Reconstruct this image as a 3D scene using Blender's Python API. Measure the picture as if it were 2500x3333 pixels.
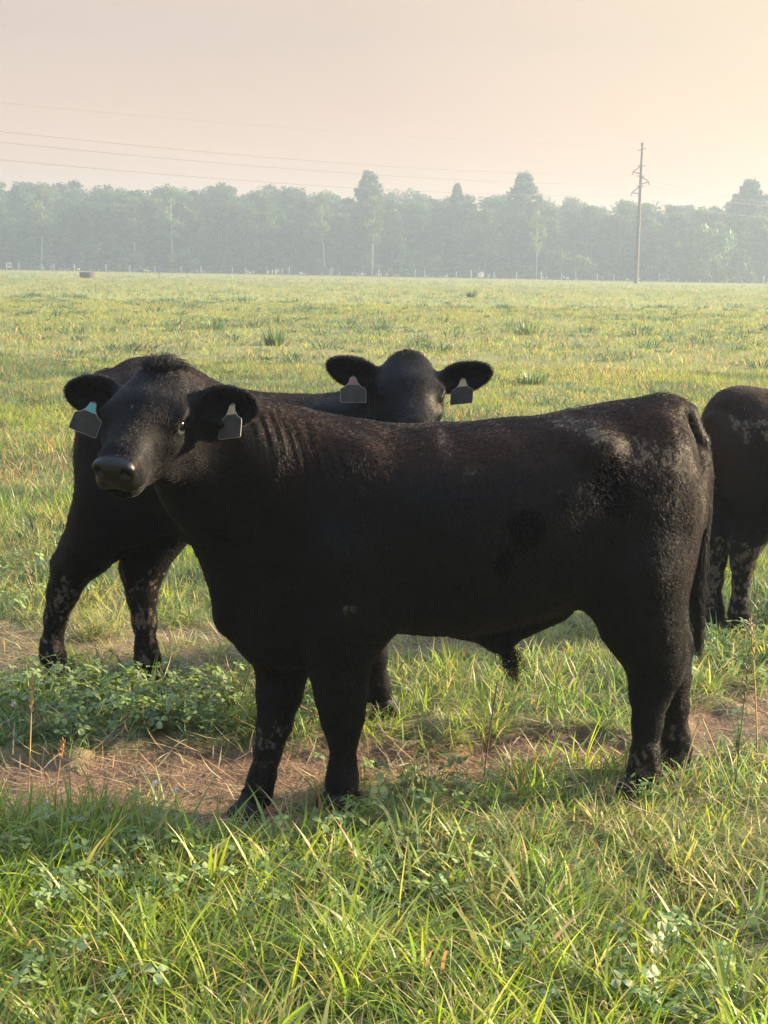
import bpy, math, random
import numpy as np
from mathutils import Vector, Matrix

S = bpy.context.scene
for o in list(bpy.data.objects):
    bpy.data.objects.remove(o)
rad = math.radians

# ------------------------------------------------------------------ camera
PITCH, ROLL, CAM_H = rad(9.72), rad(1.03), 1.6
cam_data = bpy.data.cameras.new("camera")
cam_data.sensor_fit = 'VERTICAL'
cam_data.sensor_height = 36.0
cam_data.lens = 4622.0 / 3333.0 * 36.0
cam_data.clip_start = 0.05
cam_data.clip_end = 6000
cam = bpy.data.objects.new("camera", cam_data)
S.collection.objects.link(cam)
cam.matrix_world = (Matrix.Translation((0, 0, CAM_H)) @ Matrix.Rotation(math.pi / 2 - PITCH, 4, 'X')
                    @ Matrix.Rotation(ROLL, 4, 'Z'))
S.camera = cam

# ------------------------------------------------------------------ light
SUN_EL, SUN_AZ = rad(18.0), rad(20.0)            # azimuth measured from +X (right) towards +Y (away)
SUN_DIR = Vector((math.cos(SUN_EL) * math.cos(SUN_AZ), math.cos(SUN_EL) * math.sin(SUN_AZ), math.sin(SUN_EL)))
world = bpy.data.worlds.new("World")
S.world = world
world.use_nodes = True
nt = world.node_tree
nt.nodes.clear()
def wn(t, **k):
    n = nt.nodes.new(t)
    for a, b in k.items():
        setattr(n, a, b)
    return n
w_out = wn('ShaderNodeOutputWorld')
w_bg = wn('ShaderNodeBackground')
w_sky = wn('ShaderNodeTexSky', sky_type='NISHITA', sun_disc=False)
w_sky.sun_elevation = SUN_EL
w_sky.sun_rotation = math.pi / 2 - SUN_AZ
w_sky.altitude = 100
w_sky.air_density = 1.4
w_sky.dust_density = 4.0
w_sky.ozone_density = 2.0
SKY_STRENGTH = 0.10
w_bg.inputs['Strength'].default_value = SKY_STRENGTH
# smoke veil: a warm layer of smoke in the lower sky, brighter and yellower towards the sun
w_geo = wn('ShaderNodeTexCoord')
w_sep = wn('ShaderNodeSeparateXYZ')
nt.links.new(w_geo.outputs['Generated'], w_sep.inputs[0])
w_dot = wn('ShaderNodeVectorMath', operation='DOT_PRODUCT')
nt.links.new(w_geo.outputs['Generated'], w_dot.inputs[0])
w_dot.inputs[1].default_value = SUN_DIR
w_ramp = wn('ShaderNodeValToRGB')
nt.links.new(w_dot.outputs['Value'], w_ramp.inputs[0])
SM = 0.208
w_ramp.color_ramp.elements[0].position = 0.0
w_ramp.color_ramp.elements[0].color = (6.3 * SM, 5.0 * SM, 4.25 * SM, 1)
w_ramp.color_ramp.elements[1].position = 0.58
w_ramp.color_ramp.elements[1].color = (9.0 * SM, 6.95 * SM, 4.9 * SM, 1)
e = w_ramp.color_ramp.elements.new(0.34)
e.color = (7.1 * SM, 5.4 * SM, 4.45 * SM, 1)
e = w_ramp.color_ramp.elements.new(0.8)
e.color = (17 * SM, 11.5 * SM, 6.2 * SM, 1)
w_el = wn('ShaderNodeMapRange')
w_el.inputs['From Min'].default_value = 0.22
w_el.inputs['From Max'].default_value = 0.70
nt.links.new(w_sep.outputs['Z'], w_el.inputs['Value'])
w_mix = wn('ShaderNodeMix', data_type='RGBA')
nt.links.new(w_el.outputs['Result'], w_mix.inputs[0])
w_low = wn('ShaderNodeMapRange')                 # the smoke glows pinker close to the horizon
w_low.inputs['From Min'].default_value = 0.045
w_low.inputs['From Max'].default_value = 0.15
nt.links.new(w_sep.outputs['Z'], w_low.inputs['Value'])
w_tint = wn('ShaderNodeMix', data_type='RGBA')
w_tint.inputs[6].default_value = (1.30, 1.06, .90, 1)
w_tint.inputs[7].default_value = (1, 1, 1, 1)
nt.links.new(w_low.outputs['Result'], w_tint.inputs[0])
w_mul = wn('ShaderNodeMix', data_type='RGBA', blend_type='MULTIPLY')
w_mul.inputs[0].default_value = 1.0
nt.links.new(w_ramp.outputs['Color'], w_mul.inputs[6])
nt.links.new(w_tint.outputs[2], w_mul.inputs[7])
w_nz = wn('ShaderNodeTexNoise')                   # the smoke is not quite even
w_nz.inputs['Scale'].default_value = 2.2
w_nz.inputs['Detail'].default_value = 4
w_st = wn('ShaderNodeMapping')
w_st.inputs['Scale'].default_value = (1, 1, 3.5)
nt.links.new(w_geo.outputs['Generated'], w_st.inputs['Vector'])
nt.links.new(w_st.outputs[0], w_nz.inputs['Vector'])
w_nr = wn('ShaderNodeMapRange')
w_nr.inputs['From Min'].default_value = 0.3
w_nr.inputs['From Max'].default_value = 0.7
w_nr.inputs['To Min'].default_value = 0.94
w_nr.inputs['To Max'].default_value = 1.05
nt.links.new(w_nz.outputs['Fac'], w_nr.inputs['Value'])
w_un = wn('ShaderNodeVectorMath', operation='SCALE')
nt.links.new(w_mul.outputs[2], w_un.inputs[0])
nt.links.new(w_nr.outputs['Result'], w_un.inputs['Scale'])
nt.links.new(w_un.outputs[0], w_mix.inputs[6])
w_skyamp = wn('ShaderNodeMix', data_type='RGBA')
w_skyamp.inputs[0].default_value = 0.6
nt.links.new(w_sky.outputs['Color'], w_skyamp.inputs[6])
w_skyamp.inputs[7].default_value = (3.3, 4.3, 6.2, 1)       # bluish zenith above the frame, brightened to add fill light
nt.links.new(w_skyamp.outputs[2], w_mix.inputs[7])
nt.links.new(w_mix.outputs[2], w_bg.inputs['Color'])
nt.links.new(w_bg.outputs[0], w_out.inputs['Surface'])

sun_data = bpy.data.lights.new("sun", 'SUN')
sun_data.energy = 5.0
sun_data.angle = rad(3.5)
sun_data.color = (1.0, 0.80, 0.55)
sun = bpy.data.objects.new("sun", sun_data)
S.collection.objects.link(sun)
sun.rotation_euler = SUN_DIR.to_track_quat('Z', 'Y').to_euler()

S.view_settings.view_transform = 'Standard'
S.view_settings.look = 'None'
S.view_settings.gamma = 1.0
S.view_settings.exposure = 2.3

# ------------------------------------------------------------------ helpers
rng = np.random.RandomState(7)
COL = S.collection.objects

def tag(o, label=None, cat=None, group=None, kind=None):
    if label: o["label"] = label
    if cat: o["category"] = cat
    if group: o["group"] = group
    if kind: o["kind"] = kind
    return o

def empty(name, loc=(0, 0, 0), rot=0.0):
    o = bpy.data.objects.new(name, None)
    COL.link(o)
    o.location = loc
    o.rotation_euler = (0, 0, rot)
    return o

def mesh_np(name, verts, faces, mat=None, parent=None, smooth=True, cols=None, attrs=None, link=True, mats=None, mat_idx=None):
    """verts (n,3); faces (m,k) array of one size, or a list of such arrays"""
    me = bpy.data.meshes.new(name)
    verts = np.asarray(verts, np.float32)
    fl = faces if isinstance(faces, list) else [faces]
    fl = [np.asarray(f, np.int32) for f in fl if len(f)]
    nl = sum(f.size for f in fl)
    npoly = sum(len(f) for f in fl)
    me.vertices.add(len(verts)); me.loops.add(nl); me.polygons.add(npoly)
    me.vertices.foreach_set('co', verts.ravel())
    me.loops.foreach_set('vertex_index', np.concatenate([f.ravel() for f in fl]))
    cnt = np.concatenate([np.full(len(f), f.shape[1], np.int32) for f in fl])
    st = np.concatenate([[0], np.cumsum(cnt)[:-1]]).astype(np.int32)
    me.polygons.foreach_set('loop_start', st)
    me.polygons.foreach_set('loop_total', cnt)
    me.polygons.foreach_set('use_smooth', np.full(npoly, smooth, bool))
    if mats:
        for m in mats: me.materials.append(m)
        if mat_idx is not None: me.polygons.foreach_set('material_index', np.asarray(mat_idx, np.int32))
    elif mat: me.materials.append(mat)
    me.update(calc_edges=True)
    me.validate()
    if cols is not None:
        a = me.attributes.new('Col', 'FLOAT_COLOR', 'POINT')
        c = np.ones((len(verts), 4), np.float32); c[:, :3] = cols
        a.data.foreach_set('color', c.ravel())
    for k, v in (attrs or {}).items():
        a = me.attributes.new(k, 'FLOAT', 'POINT')
        a.data.foreach_set('value', np.asarray(v, np.float32))
    o = bpy.data.objects.new(name, me)
    if link: COL.link(o)
    if parent: o.parent = parent
    return o

_tab = np.random.RandomState(99).rand(8, 256, 256).astype(np.float32)
def vnoise(x, y, seed=0):
    """smooth value noise in 0..1"""
    x = np.asarray(x, float); y = np.asarray(y, float)
    t = _tab[seed % 8]
    xi = np.floor(x).astype(int); yi = np.floor(y).astype(int)
    fx = x - xi; fy = y - yi
    fx = fx * fx * (3 - 2 * fx); fy = fy * fy * (3 - 2 * fy)
    a = t[xi % 256, yi % 256]; b = t[(xi + 1) % 256, yi % 256]
    c = t[xi % 256, (yi + 1) % 256]; d = t[(xi + 1) % 256, (yi + 1) % 256]
    return (a * (1 - fx) + b * fx) * (1 - fy) + (c * (1 - fx) + d * fx) * fy
def fbm(x, y, seed=0, oct=3):
    s = 0; a = 0.5; n = 0
    for k in range(oct):
        s = s + a * vnoise(x * 2 ** k + 17.3 * k, y * 2 ** k + 5.1 * k, seed + k); n += a; a *= 0.5
    return s / n

def smooth01(a, b, x):
    t = np.clip((np.asarray(x, float) - a) / (b - a), 0, 1)
    return t * t * (3 - 2 * t)

class NT:
    def __init__(self, name):
        self.m = bpy.data.materials.new(name); self.m.use_nodes = True
        self.t = self.m.node_tree; self.t.nodes.clear()
        self.out = self.n('ShaderNodeOutputMaterial')
    def n(self, t, inp=None, **k):
        x = self.t.nodes.new(t)
        for a, b in k.items(): setattr(x, a, b)
        for a, b in (inp or {}).items():
            if hasattr(b, 'is_output'): self.t.links.new(b, x.inputs[a])
            else: x.inputs[a].default_value = b
        return x
    def link(self, a, b): self.t.links.new(a, b)
    def surf(self, s): self.t.links.new(s, self.out.inputs['Surface'])
    def mixc(self, f, a, b, mode='MIX'):
        x = self.n('ShaderNodeMix', data_type='RGBA', blend_type=mode)
        for i, v in ((0, f), (6, a), (7, b)):
            if hasattr(v, 'is_output'): self.link(v, x.inputs[i])
            else: x.inputs[i].default_value = v if i == 0 else (*v, 1)
        return x.outputs[2]
    def math(self, op, a, b=0.0, clamp=False):
        x = self.n('ShaderNodeMath', operation=op, use_clamp=clamp)
        for i, v in enumerate((a, b)):
            if hasattr(v, 'is_output'): self.link(v, x.inputs[i])
            else: x.inputs[i].default_value = v
        return x.outputs[0]
    def noise(self, scale, detail=3, vec=None, rough=0.55):
        x = self.n('ShaderNodeTexNoise', {'Scale': scale, 'Detail': detail, 'Roughness': rough})
        if vec is not None: self.link(vec, x.inputs['Vector'])
        return x.outputs['Fac']
    def ramp(self, f, a, b, ca=(0, 0, 0), cb=(1, 1, 1)):
        x = self.n('ShaderNodeValToRGB'); self.link(f, x.inputs[0])
        x.color_ramp.elements[0].position = a; x.color_ramp.elements[0].color = (*ca, 1)
        x.color_ramp.elements[1].position = b; x.color_ramp.elements[1].color = (*cb, 1)
        return x.outputs['Color']
    def obj(self): return self.n('ShaderNodeTexCoord').outputs['Object']
    def bump(self, h, strength=0.5, dist=0.01):
        return self.n('ShaderNodeBump', {'Height': h, 'Strength': strength, 'Distance': dist}).outputs[0]
    def pbsdf(self, **k):
        x = self.n('ShaderNodeBsdfPrincipled')
        for a, b in k.items():
            a = {'col': 'Base Color', 'rough': 'Roughness', 'normal': 'Normal', 'spec': 'Specular IOR Level', 'sheen': 'Sheen Weight',
                 'sheenrough': 'Sheen Roughness', 'sheentint': 'Sheen Tint', 'metal': 'Metallic', 'coat': 'Coat Weight', 'coatrough': 'Coat Roughness'}.get(a, a)
            if hasattr(b, 'is_output'): self.link(b, x.inputs[a])
            else: x.inputs[a].default_value = (*b, 1) if isinstance(b, tuple) and len(b) == 3 else b
        return x.outputs[0]

def plain(name, col, rough=0.6, vary=0.25, scale=30, **k):
    g = NT(name)
    f = g.noise(scale, 4, g.obj())
    c = g.mixc(f, tuple(v * (1 - vary) for v in col), tuple(min(1, v * (1 + vary)) for v in col))
    g.surf(g.pbsdf(col=c, rough=rough, normal=g.bump(f, 0.25, 0.004), **k))
    return g.m

def leafy(name, transl=0.4, rough=0.45, spec=0.35, hue=False):
    """vertex coloured leaf / blade material: diffuse + light shining through"""
    g = NT(name)
    c = g.n('ShaderNodeAttribute', attribute_name='Col').outputs['Color']
    if hue:
        r = g.n('ShaderNodeObjectInfo').outputs['Random']
        h = g.n('ShaderNodeHueSaturation', {'Color': c})
        g.link(g.math('ADD', g.math('MULTIPLY', r, 0.05), 0.475), h.inputs['Hue'])
        g.link(g.math('ADD', g.math('MULTIPLY', g.math('FRACT', g.math('MULTIPLY', r, 7.31)), 1.0), 0.55), h.inputs['Value'])
        c = h.outputs['Color']
    p = g.pbsdf(col=c, rough=rough, spec=spec)
    t = g.n('ShaderNodeBsdfTranslucent')
    tc = g.n('ShaderNodeHueSaturation', {'Saturation': 1.15, 'Value': 1.25, 'Color': c})
    g.link(tc.outputs[0], t.inputs['Color'])
    m = g.n('ShaderNodeMixShader', {0: transl})
    g.link(p, m.inputs[1]); g.link(t.outputs[0], m.inputs[2])
    g.surf(m.outputs[0])
    return g.m

# ------------------------------------------------------------------ the ground
PATH = np.array([(-6, 4.25, .26), (-1.6, 4.26, .27), (-.66, 4.35, .29), (-.1, 4.47, .25), (.46, 4.64, .25), (.88, 4.70, .23), (1.48, 5.12, .25), (3, 5.9, .2), (7, 7, .2)])
PATH2 = np.array([(-8, 6.2, .4), (-1.6, 5.72, .44), (-.57, 5.98, .36), (.16, 6.05, .22), (.95, 5.95, .16), (1.8, 6.4, .16), (5, 7.2, .2)])
def path_amt(x, y):
    x = np.asarray(x, float); y = np.asarray(y, float)
    wob = (fbm(x * 3.1, y * 3.1, 2) - .5) * .38 + (fbm(x * 11, y * 11, 4) - .5) * .22
    a = 0
    for P, k in ((PATH, 1.0), (PATH2, .8)):
        c = np.interp(x, P[:, 0], P[:, 1]); w = np.interp(x, P[:, 0], P[:, 2])
        d = np.abs(y - c + wob) / w
        q = k * (1 - smooth01(.65, 1.25, d))
        if k < 1: q = q * (np.where(x < -.1, .7, .4) + np.where(x < -.1, .3, .6) * smooth01(.40, .56, fbm(x * 2.3 + 4, y * 4.1, 6)))
        a = np.maximum(a, q)
    a = np.maximum(a, 1 - smooth01(.12, .33, np.hypot(x + .42, (y - 4.06)) + wob * .3))   # worn bare by hooves
    return a
def ground_z(x, y):
    x = np.asarray(x, float); y = np.asarray(y, float)
    n = (fbm(x * .9, y * .9, 1) - .5) * .07 + (fbm(x * 4, y * 4, 3) - .5) * .03
    fade = np.clip(1.2 - y / 60, .25, 1)
    p = path_amt(x, y)
    rough = ((fbm(x * 14, y * 14, 4) - .5) * .030 + (fbm(x * 45, y * 45, 6) - .5) * .012) * p
    return n * fade * (1 - .55 * p) - .045 * p + rough - .01

def graded(lo, hi, dense_lo, dense_hi, step, grow=1.18):
    a = list(np.arange(dense_lo, dense_hi, step))
    s = step; v = a[-1]
    while v < hi: s *= grow; v += s; a.append(min(v, hi))
    s = step; v = a[0]; b = []
    while v > lo: s *= grow; v -= s; b.append(max(v, lo))
    return np.array(b[::-1] + a)
gx = graded(-420, 420, -4, 4, .035); gy = graded(-60, 560, 1.5, 9, .035)
GX, GY = np.meshgrid(gx, gy)
gv = np.stack([GX, GY, ground_z(GX, GY)], -1).reshape(-1, 3)
nx, ny = len(gx), len(gy)
ii = (np.arange(ny - 1)[:, None] * nx + np.arange(nx - 1)[None]).ravel()
gf = np.stack([ii, ii + 1, ii + nx + 1, ii + nx], 1)
g = NT('pasture soil')
gc = g.obj()
pa = g.n('ShaderNodeAttribute', attribute_name='path').outputs['Fac']
n1 = g.noise(9, 6, gc, .65); n2 = g.noise(70, 4, gc, .6); n3 = g.noise(.6, 4, gc)
dirt = g.mixc(g.ramp(n1, .3, .7), (.060, .038, .024), (.150, .096, .060))
dirt = g.mixc(g.ramp(n2, .45, .75), dirt, (.225, .16, .11))
thatch = g.mixc(n2, (.09, .095, .04), (.24, .205, .10))
farg = g.mixc(g.ramp(n3, .3, .7), (.16, .19, .075), (.25, .255, .11))
cd = g.n('ShaderNodeSeparateXYZ', {0: gc}).outputs['Y']
fr = g.n('ShaderNodeMapRange', {'Value': cd, 'From Min': 10.0, 'From Max': 60.0}).outputs[0]
base = g.mixc(pa, g.mixc(fr, thatch, farg), dirt)
hh = g.math('ADD', n1, g.math('MULTIPLY', n2, .35))
g.surf(g.pbsdf(col=base, rough=.95, spec=.1, normal=g.bump(hh, .8, .03)))
ground = mesh_np('ground', gv, gf, g.m, attrs={'path': path_amt(gv[:, 0], gv[:, 1])})
tag(ground, kind='structure')

# ------------------------------------------------------------------ the forest edge
leaf_mat = leafy('tree leaves', .35, .6, .2, hue=True)
bark_mat = plain('grey bark', (.11, .09, .075), .9, .4, 6)
birch_mat = plain('white birch bark', (.30, .29, .265), .8, .3, 5)

def tube(pts, radii, n=7):
    pts = np.asarray(pts, float); V = []; Fc = []
    up = np.array([.13, .31, .94])
    for i, p in enumerate(pts):
        d = pts[min(i + 1, len(pts) - 1)] - pts[max(i - 1, 0)]
        d = d / (np.linalg.norm(d) + 1e-9)
        a = np.cross(d, up if abs(d @ up) < .95 else np.array([1., 0, 0])); a /= np.linalg.norm(a)
        b = np.cross(d, a)
        th = np.arange(n) * 2 * np.pi / n
        V.append(p + radii[i] * (np.cos(th)[:, None] * a + np.sin(th)[:, None] * b))
    for i in range(len(pts) - 1):
        for k in range(n):
            Fc.append((i * n + k, i * n + (k + 1) % n, (i + 1) * n + (k + 1) % n, (i + 1) * n + k))
    return np.concatenate(V), np.array(Fc)

def leaf_cloud(r, centers, radii, per, size, col, aniso=1.0):
    """many leaf-clump quads spread through a set of blobs"""
    n = len(centers) * per
    c = np.repeat(centers, per, 0); rr = np.repeat(radii, per)
    d = r.normal(size=(n, 3)); d /= np.linalg.norm(d, axis=1)[:, None]
    p = c + d * (rr * r.rand(n) ** .45)[:, None] * np.array([1, 1, aniso])
    u = r.normal(size=(n, 3)); u /= np.linalg.norm(u, axis=1)[:, None]
    v = np.cross(u, d + r.normal(size=(n, 3)) * .6); v /= np.linalg.norm(v, axis=1)[:, None] + 1e-9
    s = size * (.5 + r.rand(n))
    a = u * s[:, None]; b = v * (s * (.35 + .4 * r.rand(n)))[:, None]
    V = np.stack([p - a, p - b * .8, p + a, p + b], 1).reshape(-1, 3)
    Fq = np.arange(n * 4).reshape(n, 4)
    k = np.repeat((.45 + 1.0 * r.rand(len(centers))), per) * (.75 + .5 * r.rand(n))
    C = np.repeat(np.array(col)[None] * k[:, None], 4, 0)
    return V, Fq, C

def make_tree(kind, seed):
    """unit: metres, about 20 m tall"""
    r = np.random.RandomState(seed)
    root = empty('broadleaf_tree' if kind == 'broad' else 'birch_tree' if kind == 'birch' else 'pine_tree')
    H = 20.0
    V, Fq = [], []; off = 0
    def addt(p, rd, n=7):
        nonlocal off
        v, f = tube(p, rd, n); V.append(v); Fq.append(f + off); off += len(v)
    lean = r.normal(size=2) * .5
    if kind == 'broad':
        tk = [(0, 0, -.3), (lean[0] * .3, lean[1] * .3, 5), (lean[0] * .8, lean[1] * .8, 11), (lean[0], lean[1], 17)]
        addt(tk, [.28, .22, .15, .04])
        cs, rs = [], []
        for i in range(70):
            z = 1.6 + 17.4 * r.rand() ** .85
            prof = 4.3 * np.sin(np.pi * np.clip((z + 2.5) / 22.4, 0.02, 1) ** 1.25) ** .7
            a = r.rand() * 6.283; q = prof * (.35 + .65 * r.rand() ** .5)
            c = np.array([lean[0] * z / 17 + q * math.cos(a), lean[1] * z / 17 + q * math.sin(a), z])
            cs.append(c); rs.append(.8 + .9 * r.rand())
            if i % 5 == 0:
                b0 = np.array([lean[0] * z / 22, lean[1] * z / 22, z * .72])
                addt([b0, (b0 + c) / 2 + (0, 0, .4), c], [.09, .06, .02], 5)
        col = (.045, .072, .026)
        LV, LF, LC = leaf_cloud(r, np.array(cs), np.array(rs), 80, .29, col, .85)
    elif kind == 'birch':
        tk = [(0, 0, -.3), (lean[0] * .5, 0, 5), (lean[0] * 1.1, lean[1] * .3, 10), (lean[0] * 1.5, lean[1] * .5, 16.5)]
        addt(tk, [.17, .15, .11, .03])
        cs, rs = [], []
        for i in range(34):
            z = 8 + 11 * r.rand()
            prof = 2.4 * np.sin(np.pi * np.clip((z - 6.5) / 13.2, .03, 1)) ** .8
            a = r.rand() * 6.283; q = prof * (.2 + .8 * r.rand() ** .6)
            c = np.array([lean[0] * z / 11 + q * math.cos(a), lean[1] * z / 33 + q * math.sin(a), z])
            cs.append(c); rs.append(.55 + .6 * r.rand())
            if i % 3 == 0:
                b0 = np.array([lean[0] * z / 12, lean[1] * z / 34, z - 1.6])
                addt([b0, (b0 + c) / 2, c], [.05, .035, .012], 4)
        LV, LF, LC = leaf_cloud(r, np.array(cs), np.array(rs), 75, .22, (.085, .115, .04), 1.1)
    elif kind == 'pine':
        addt([(0, 0, -.3), (0, 0, 10), (lean[0] * .4, 0, 19.2)], [.3, .2, .05])
        cs, rs = [], []
        z = 7.0
        while z < 19.8:
            k = 5 + r.randint(3)
            ln = 4.1 * (1 - ((z - 6) / 14.4) ** 1.5) ** .9 * (.75 + .4 * r.rand())
            a0 = r.rand() * 6.283
            for j in range(k):
                a = a0 + j * 6.283 / k + r.normal() * .2
                for q in (.35, .6, .82, 1.0):
                    lq = ln * q * (.75 + .45 * r.rand())
                    c = np.array([math.cos(a) * lq, math.sin(a) * lq, z + lq * .45 * q + r.normal() * .35])
                    cs.append(c); rs.append(.42 + .5 * (1.1 - q) + .3 * r.rand())
                addt([(0, 0, z), (math.cos(a) * ln * .6, math.sin(a) * ln * .6, z + ln * .14), (math.cos(a) * ln, math.sin(a) * ln, z + ln * .38)], [.06, .035, .012], 4)
            z += .7 + .5 * r.rand()
        LV, LF, LC = leaf_cloud(r, np.array(cs), np.array(rs), 40, .26, (.035, .062, .035), .85)
    t = mesh_np('trunk', np.concatenate(V), np.concatenate(Fq), birch_mat if kind == 'birch' else bark_mat, root)
    c = mesh_np('crown', LV, LF, leaf_mat, root, smooth=False, cols=LC)
    return root

def make_bush(seed):
    r = np.random.RandomState(seed)
    root = empty('bush')
    cs, rs = [], []
    for i in range(22):
        z = .3 + 3.6 * r.rand(); a = r.rand() * 6.283; q = 2.1 * r.rand() ** .6 * (1.15 - z / 5.5)
        cs.append((q * math.cos(a), q * math.sin(a), z)); rs.append(.5 + .5 * r.rand())
    V, Fq = tube([(0, 0, -.2), (.1, 0, 1.2), (.3, .1, 3)], [.06, .05, .02], 5)
    mesh_np('trunk', V, Fq, bark_mat, root)
    LV, LF, LC = leaf_cloud(r, np.array(cs), np.array(rs), 60, .2, (.075, .105, .038), .9)
    mesh_np('crown', LV, LF, leaf_mat, root, smooth=False, cols=LC)
    return root

PROTO = {'broad': [make_tree('broad', 10 + i) for i in range(5)], 'birch': [make_tree('birch', 30 + i) for i in range(3)],
         'pine': [make_tree('pine', 50 + i) for i in range(2)], 'bush': [make_bush(70 + i) for i in range(3)]}
_used = set()
def put(kind, i, loc, sc, rz, label, group):
    p = PROTO[kind][i % len(PROTO[kind])]
    if p.name in _used:
        q = p.copy(); COL.link(q)
        for ch in p.children:
            c = ch.copy(); c.parent = q; COL.link(c)
    else:
        q = p; _used.add(p.name)
    q.location = loc; q.scale = sc; q.rotation_euler = (0, 0, rz)
    tag(q, label, 'bush' if kind == 'bush' else 'tree', group)
    return q

# silhouette of the wood (bearing tan = x / distance, top height in metres at 306 m)
SIL = np.array([1, .875]) * np.array([(-.30, 20.0), (-.27, 20.3), (-.225, 20.6), (-.19, 19.6), (-.168, 20.6), (-.134, 19.3), (-.10, 20.4), (-.062, 19.5), (-.036, 18.9),
                (-.010, 18.5), (.006, 20.4), (.03, 18.7), (.06, 19.8), (.085, 18.5), (.11, 18.5), (.15, 18.0), (.17, 18.8), (.19, 18.6), (.215, 17.6), (.24, 18.6), (.262, 19.9), (.30, 19.2)])
tr = np.random.RandomState(5)
BROAD = 'hazy green broadleaf tree in the unbroken forest edge beyond the pasture'
for row, (yy, sp, hs) in enumerate(((300, 6.0, .84), (309, 6.0, .95), (320, 6.2, 1.0), (333, 6.6, 1.03), (347, 6.6, 1.06))):
    x = -132.0 + row * 3
    while x < 132:
        px = x + tr.normal() * 1.2; py = yy + tr.normal() * 2.2
        t = px / py
        top = np.interp(t, SIL[:, 0], SIL[:, 1]) * py / 306 * hs * (.93 + .12 * tr.rand())
        s = top / 20.0
        w = s * (1.06 + .34 * tr.rand())
        kind = 'broad' if tr.rand() < .97 or row == 0 else 'pine'
        if kind == 'broad':
            put('broad', tr.randint(5), (px, py, 0), (w, w, s), tr.rand() * 6.28, BROAD, 'broadleaf trees of the forest edge')
        else:
            put('pine', tr.randint(2), (px, py, 0), (w * .6, w * .6, s * 1.0), tr.rand() * 6.28, 'dark narrow conifer poking up among the hazy broadleaf trees of the forest', 'small conifers inside the forest')
        x += sp * (.8 + .4 * tr.rand())
def bearing(px1659, Y):            # column of the photograph (1659 px wide) -> world x at distance Y
    return (px1659 - 829.5) / 829.5 * 1250 / 4622 * Y
for px, Y, h, w, lab in ((785, 312, 21.9, 1.15, 'tall layered pine rising above the forest just right of the ear of the middle cow'),
                         (1112, 312, 22.3, 1.3, 'tallest wide layered pine standing above the forest left of the power pole'),
                         (1590, 312, 21.6, 1.5, 'broad pine above the forest at far right beyond the power pole'),
                         (972, 314, 19.8, .75, 'slim pine top showing above the forest between the two tall pines')):
    put('pine', px, (bearing(px, Y), Y, 0), (w, w, h / 20), px, lab, None)
for px, h, lean in ((370, 17.5, 1), (695, 16.5, 0), (795, 16.5, 2), (288, 15.5, 2), (90, 17, 0), (1145, 14, 2), (1530, 12.5, 1)):
    Y = 289 + tr.rand() * 5
    put('birch', lean, (bearing(px, Y), Y, 0), (h / 20 * 1.05,) * 2 + (h / 20,), px * .1,
        'pale barked birch with a bare white trunk at the front of the forest', 'white trunked birches along the forest edge')
for i in range(56):
    Y = 288 + tr.rand() * 8; x = -106 + i * 3.85 + tr.normal() * 1.2
    s = .6 + .8 * tr.rand()
    put('bush', tr.randint(3), (x, Y, 0), (s * 1.25, s * 1.25, s), tr.rand() * 6.28, 'low hazy green bush at the foot of the forest edge', 'bushes at the foot of the forest')
for i in range(46):
    s = .8 + .6 * tr.rand()
    put('bush', tr.randint(3), (-112 + i * 5.0 + tr.normal() * 1.5, 314 + tr.rand() * 30, 0), (s * 1.7, s * 1.7, s * 1.2), tr.rand() * 6.28, 'dim undergrowth bush deep between the trunks of the forest', 'undergrowth between the trunks')
for px, h in ((1460, 2.1), (1490, 1.9), (1540, 2.3), (1500, 2.6), (1580, 1.8), (1410, 1.6)):
    put('bush', px, (bearing(px, 284), 284, 0), (h * .7, h * .7, h), px, 'taller light green sapling bush in front of the trees right of the power pole', 'light saplings right of the power pole')
for k, ps in PROTO.items():        # prototypes never placed must not be left at the origin
    for p in ps:
        if p.name not in _used:
            for ch in list(p.children): bpy.data.objects.remove(ch)
            bpy.data.objects.remove(p)

# ------------------------------------------------------------------ power line
steel = plain('weathered pole', (.075, .062, .055), .75, .2, 3)
wire_mat = plain('aluminium wire', (.09, .08, .075), .7, .1, 3)
POLE = np.array([38.9, 226.0, 0.0]); PH = 21.2
def at_px(px, py, Y):              # point seen at pixel (px, py) of the 2500 px photograph, at distance Y
    R = cam.matrix_world.to_3x3()
    d = R @ Vector(((px - 1250) / 4622, -(py - 1666.5) / 4622, -1))
    return Vector((0, 0, CAM_H)) + d * (Y / d.y)
pole = tag(empty('power_pole', POLE), 'tall slim steel power pole with three braced arms before the forest', 'power pole')
v, f = tube([(0, 0, -.5), (0, 0, 10), (0, 0, PH)], [.36, .28, .17], 12)
top_cap = tube([(0, 0, PH - .02), (0, 0, PH + .28), (0, 0, PH + .3)], [.24, .24, .05], 10)
mesh_np('mast', np.concatenate([v, top_cap[0]]), np.concatenate([f, top_cap[1] + len(v)]), steel, pole)
ARM = []
for z, sx in ((16.9, -1), (13.8, 1), (10.9, -1)):
    pass
sc_m = 226 / 4622
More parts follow.
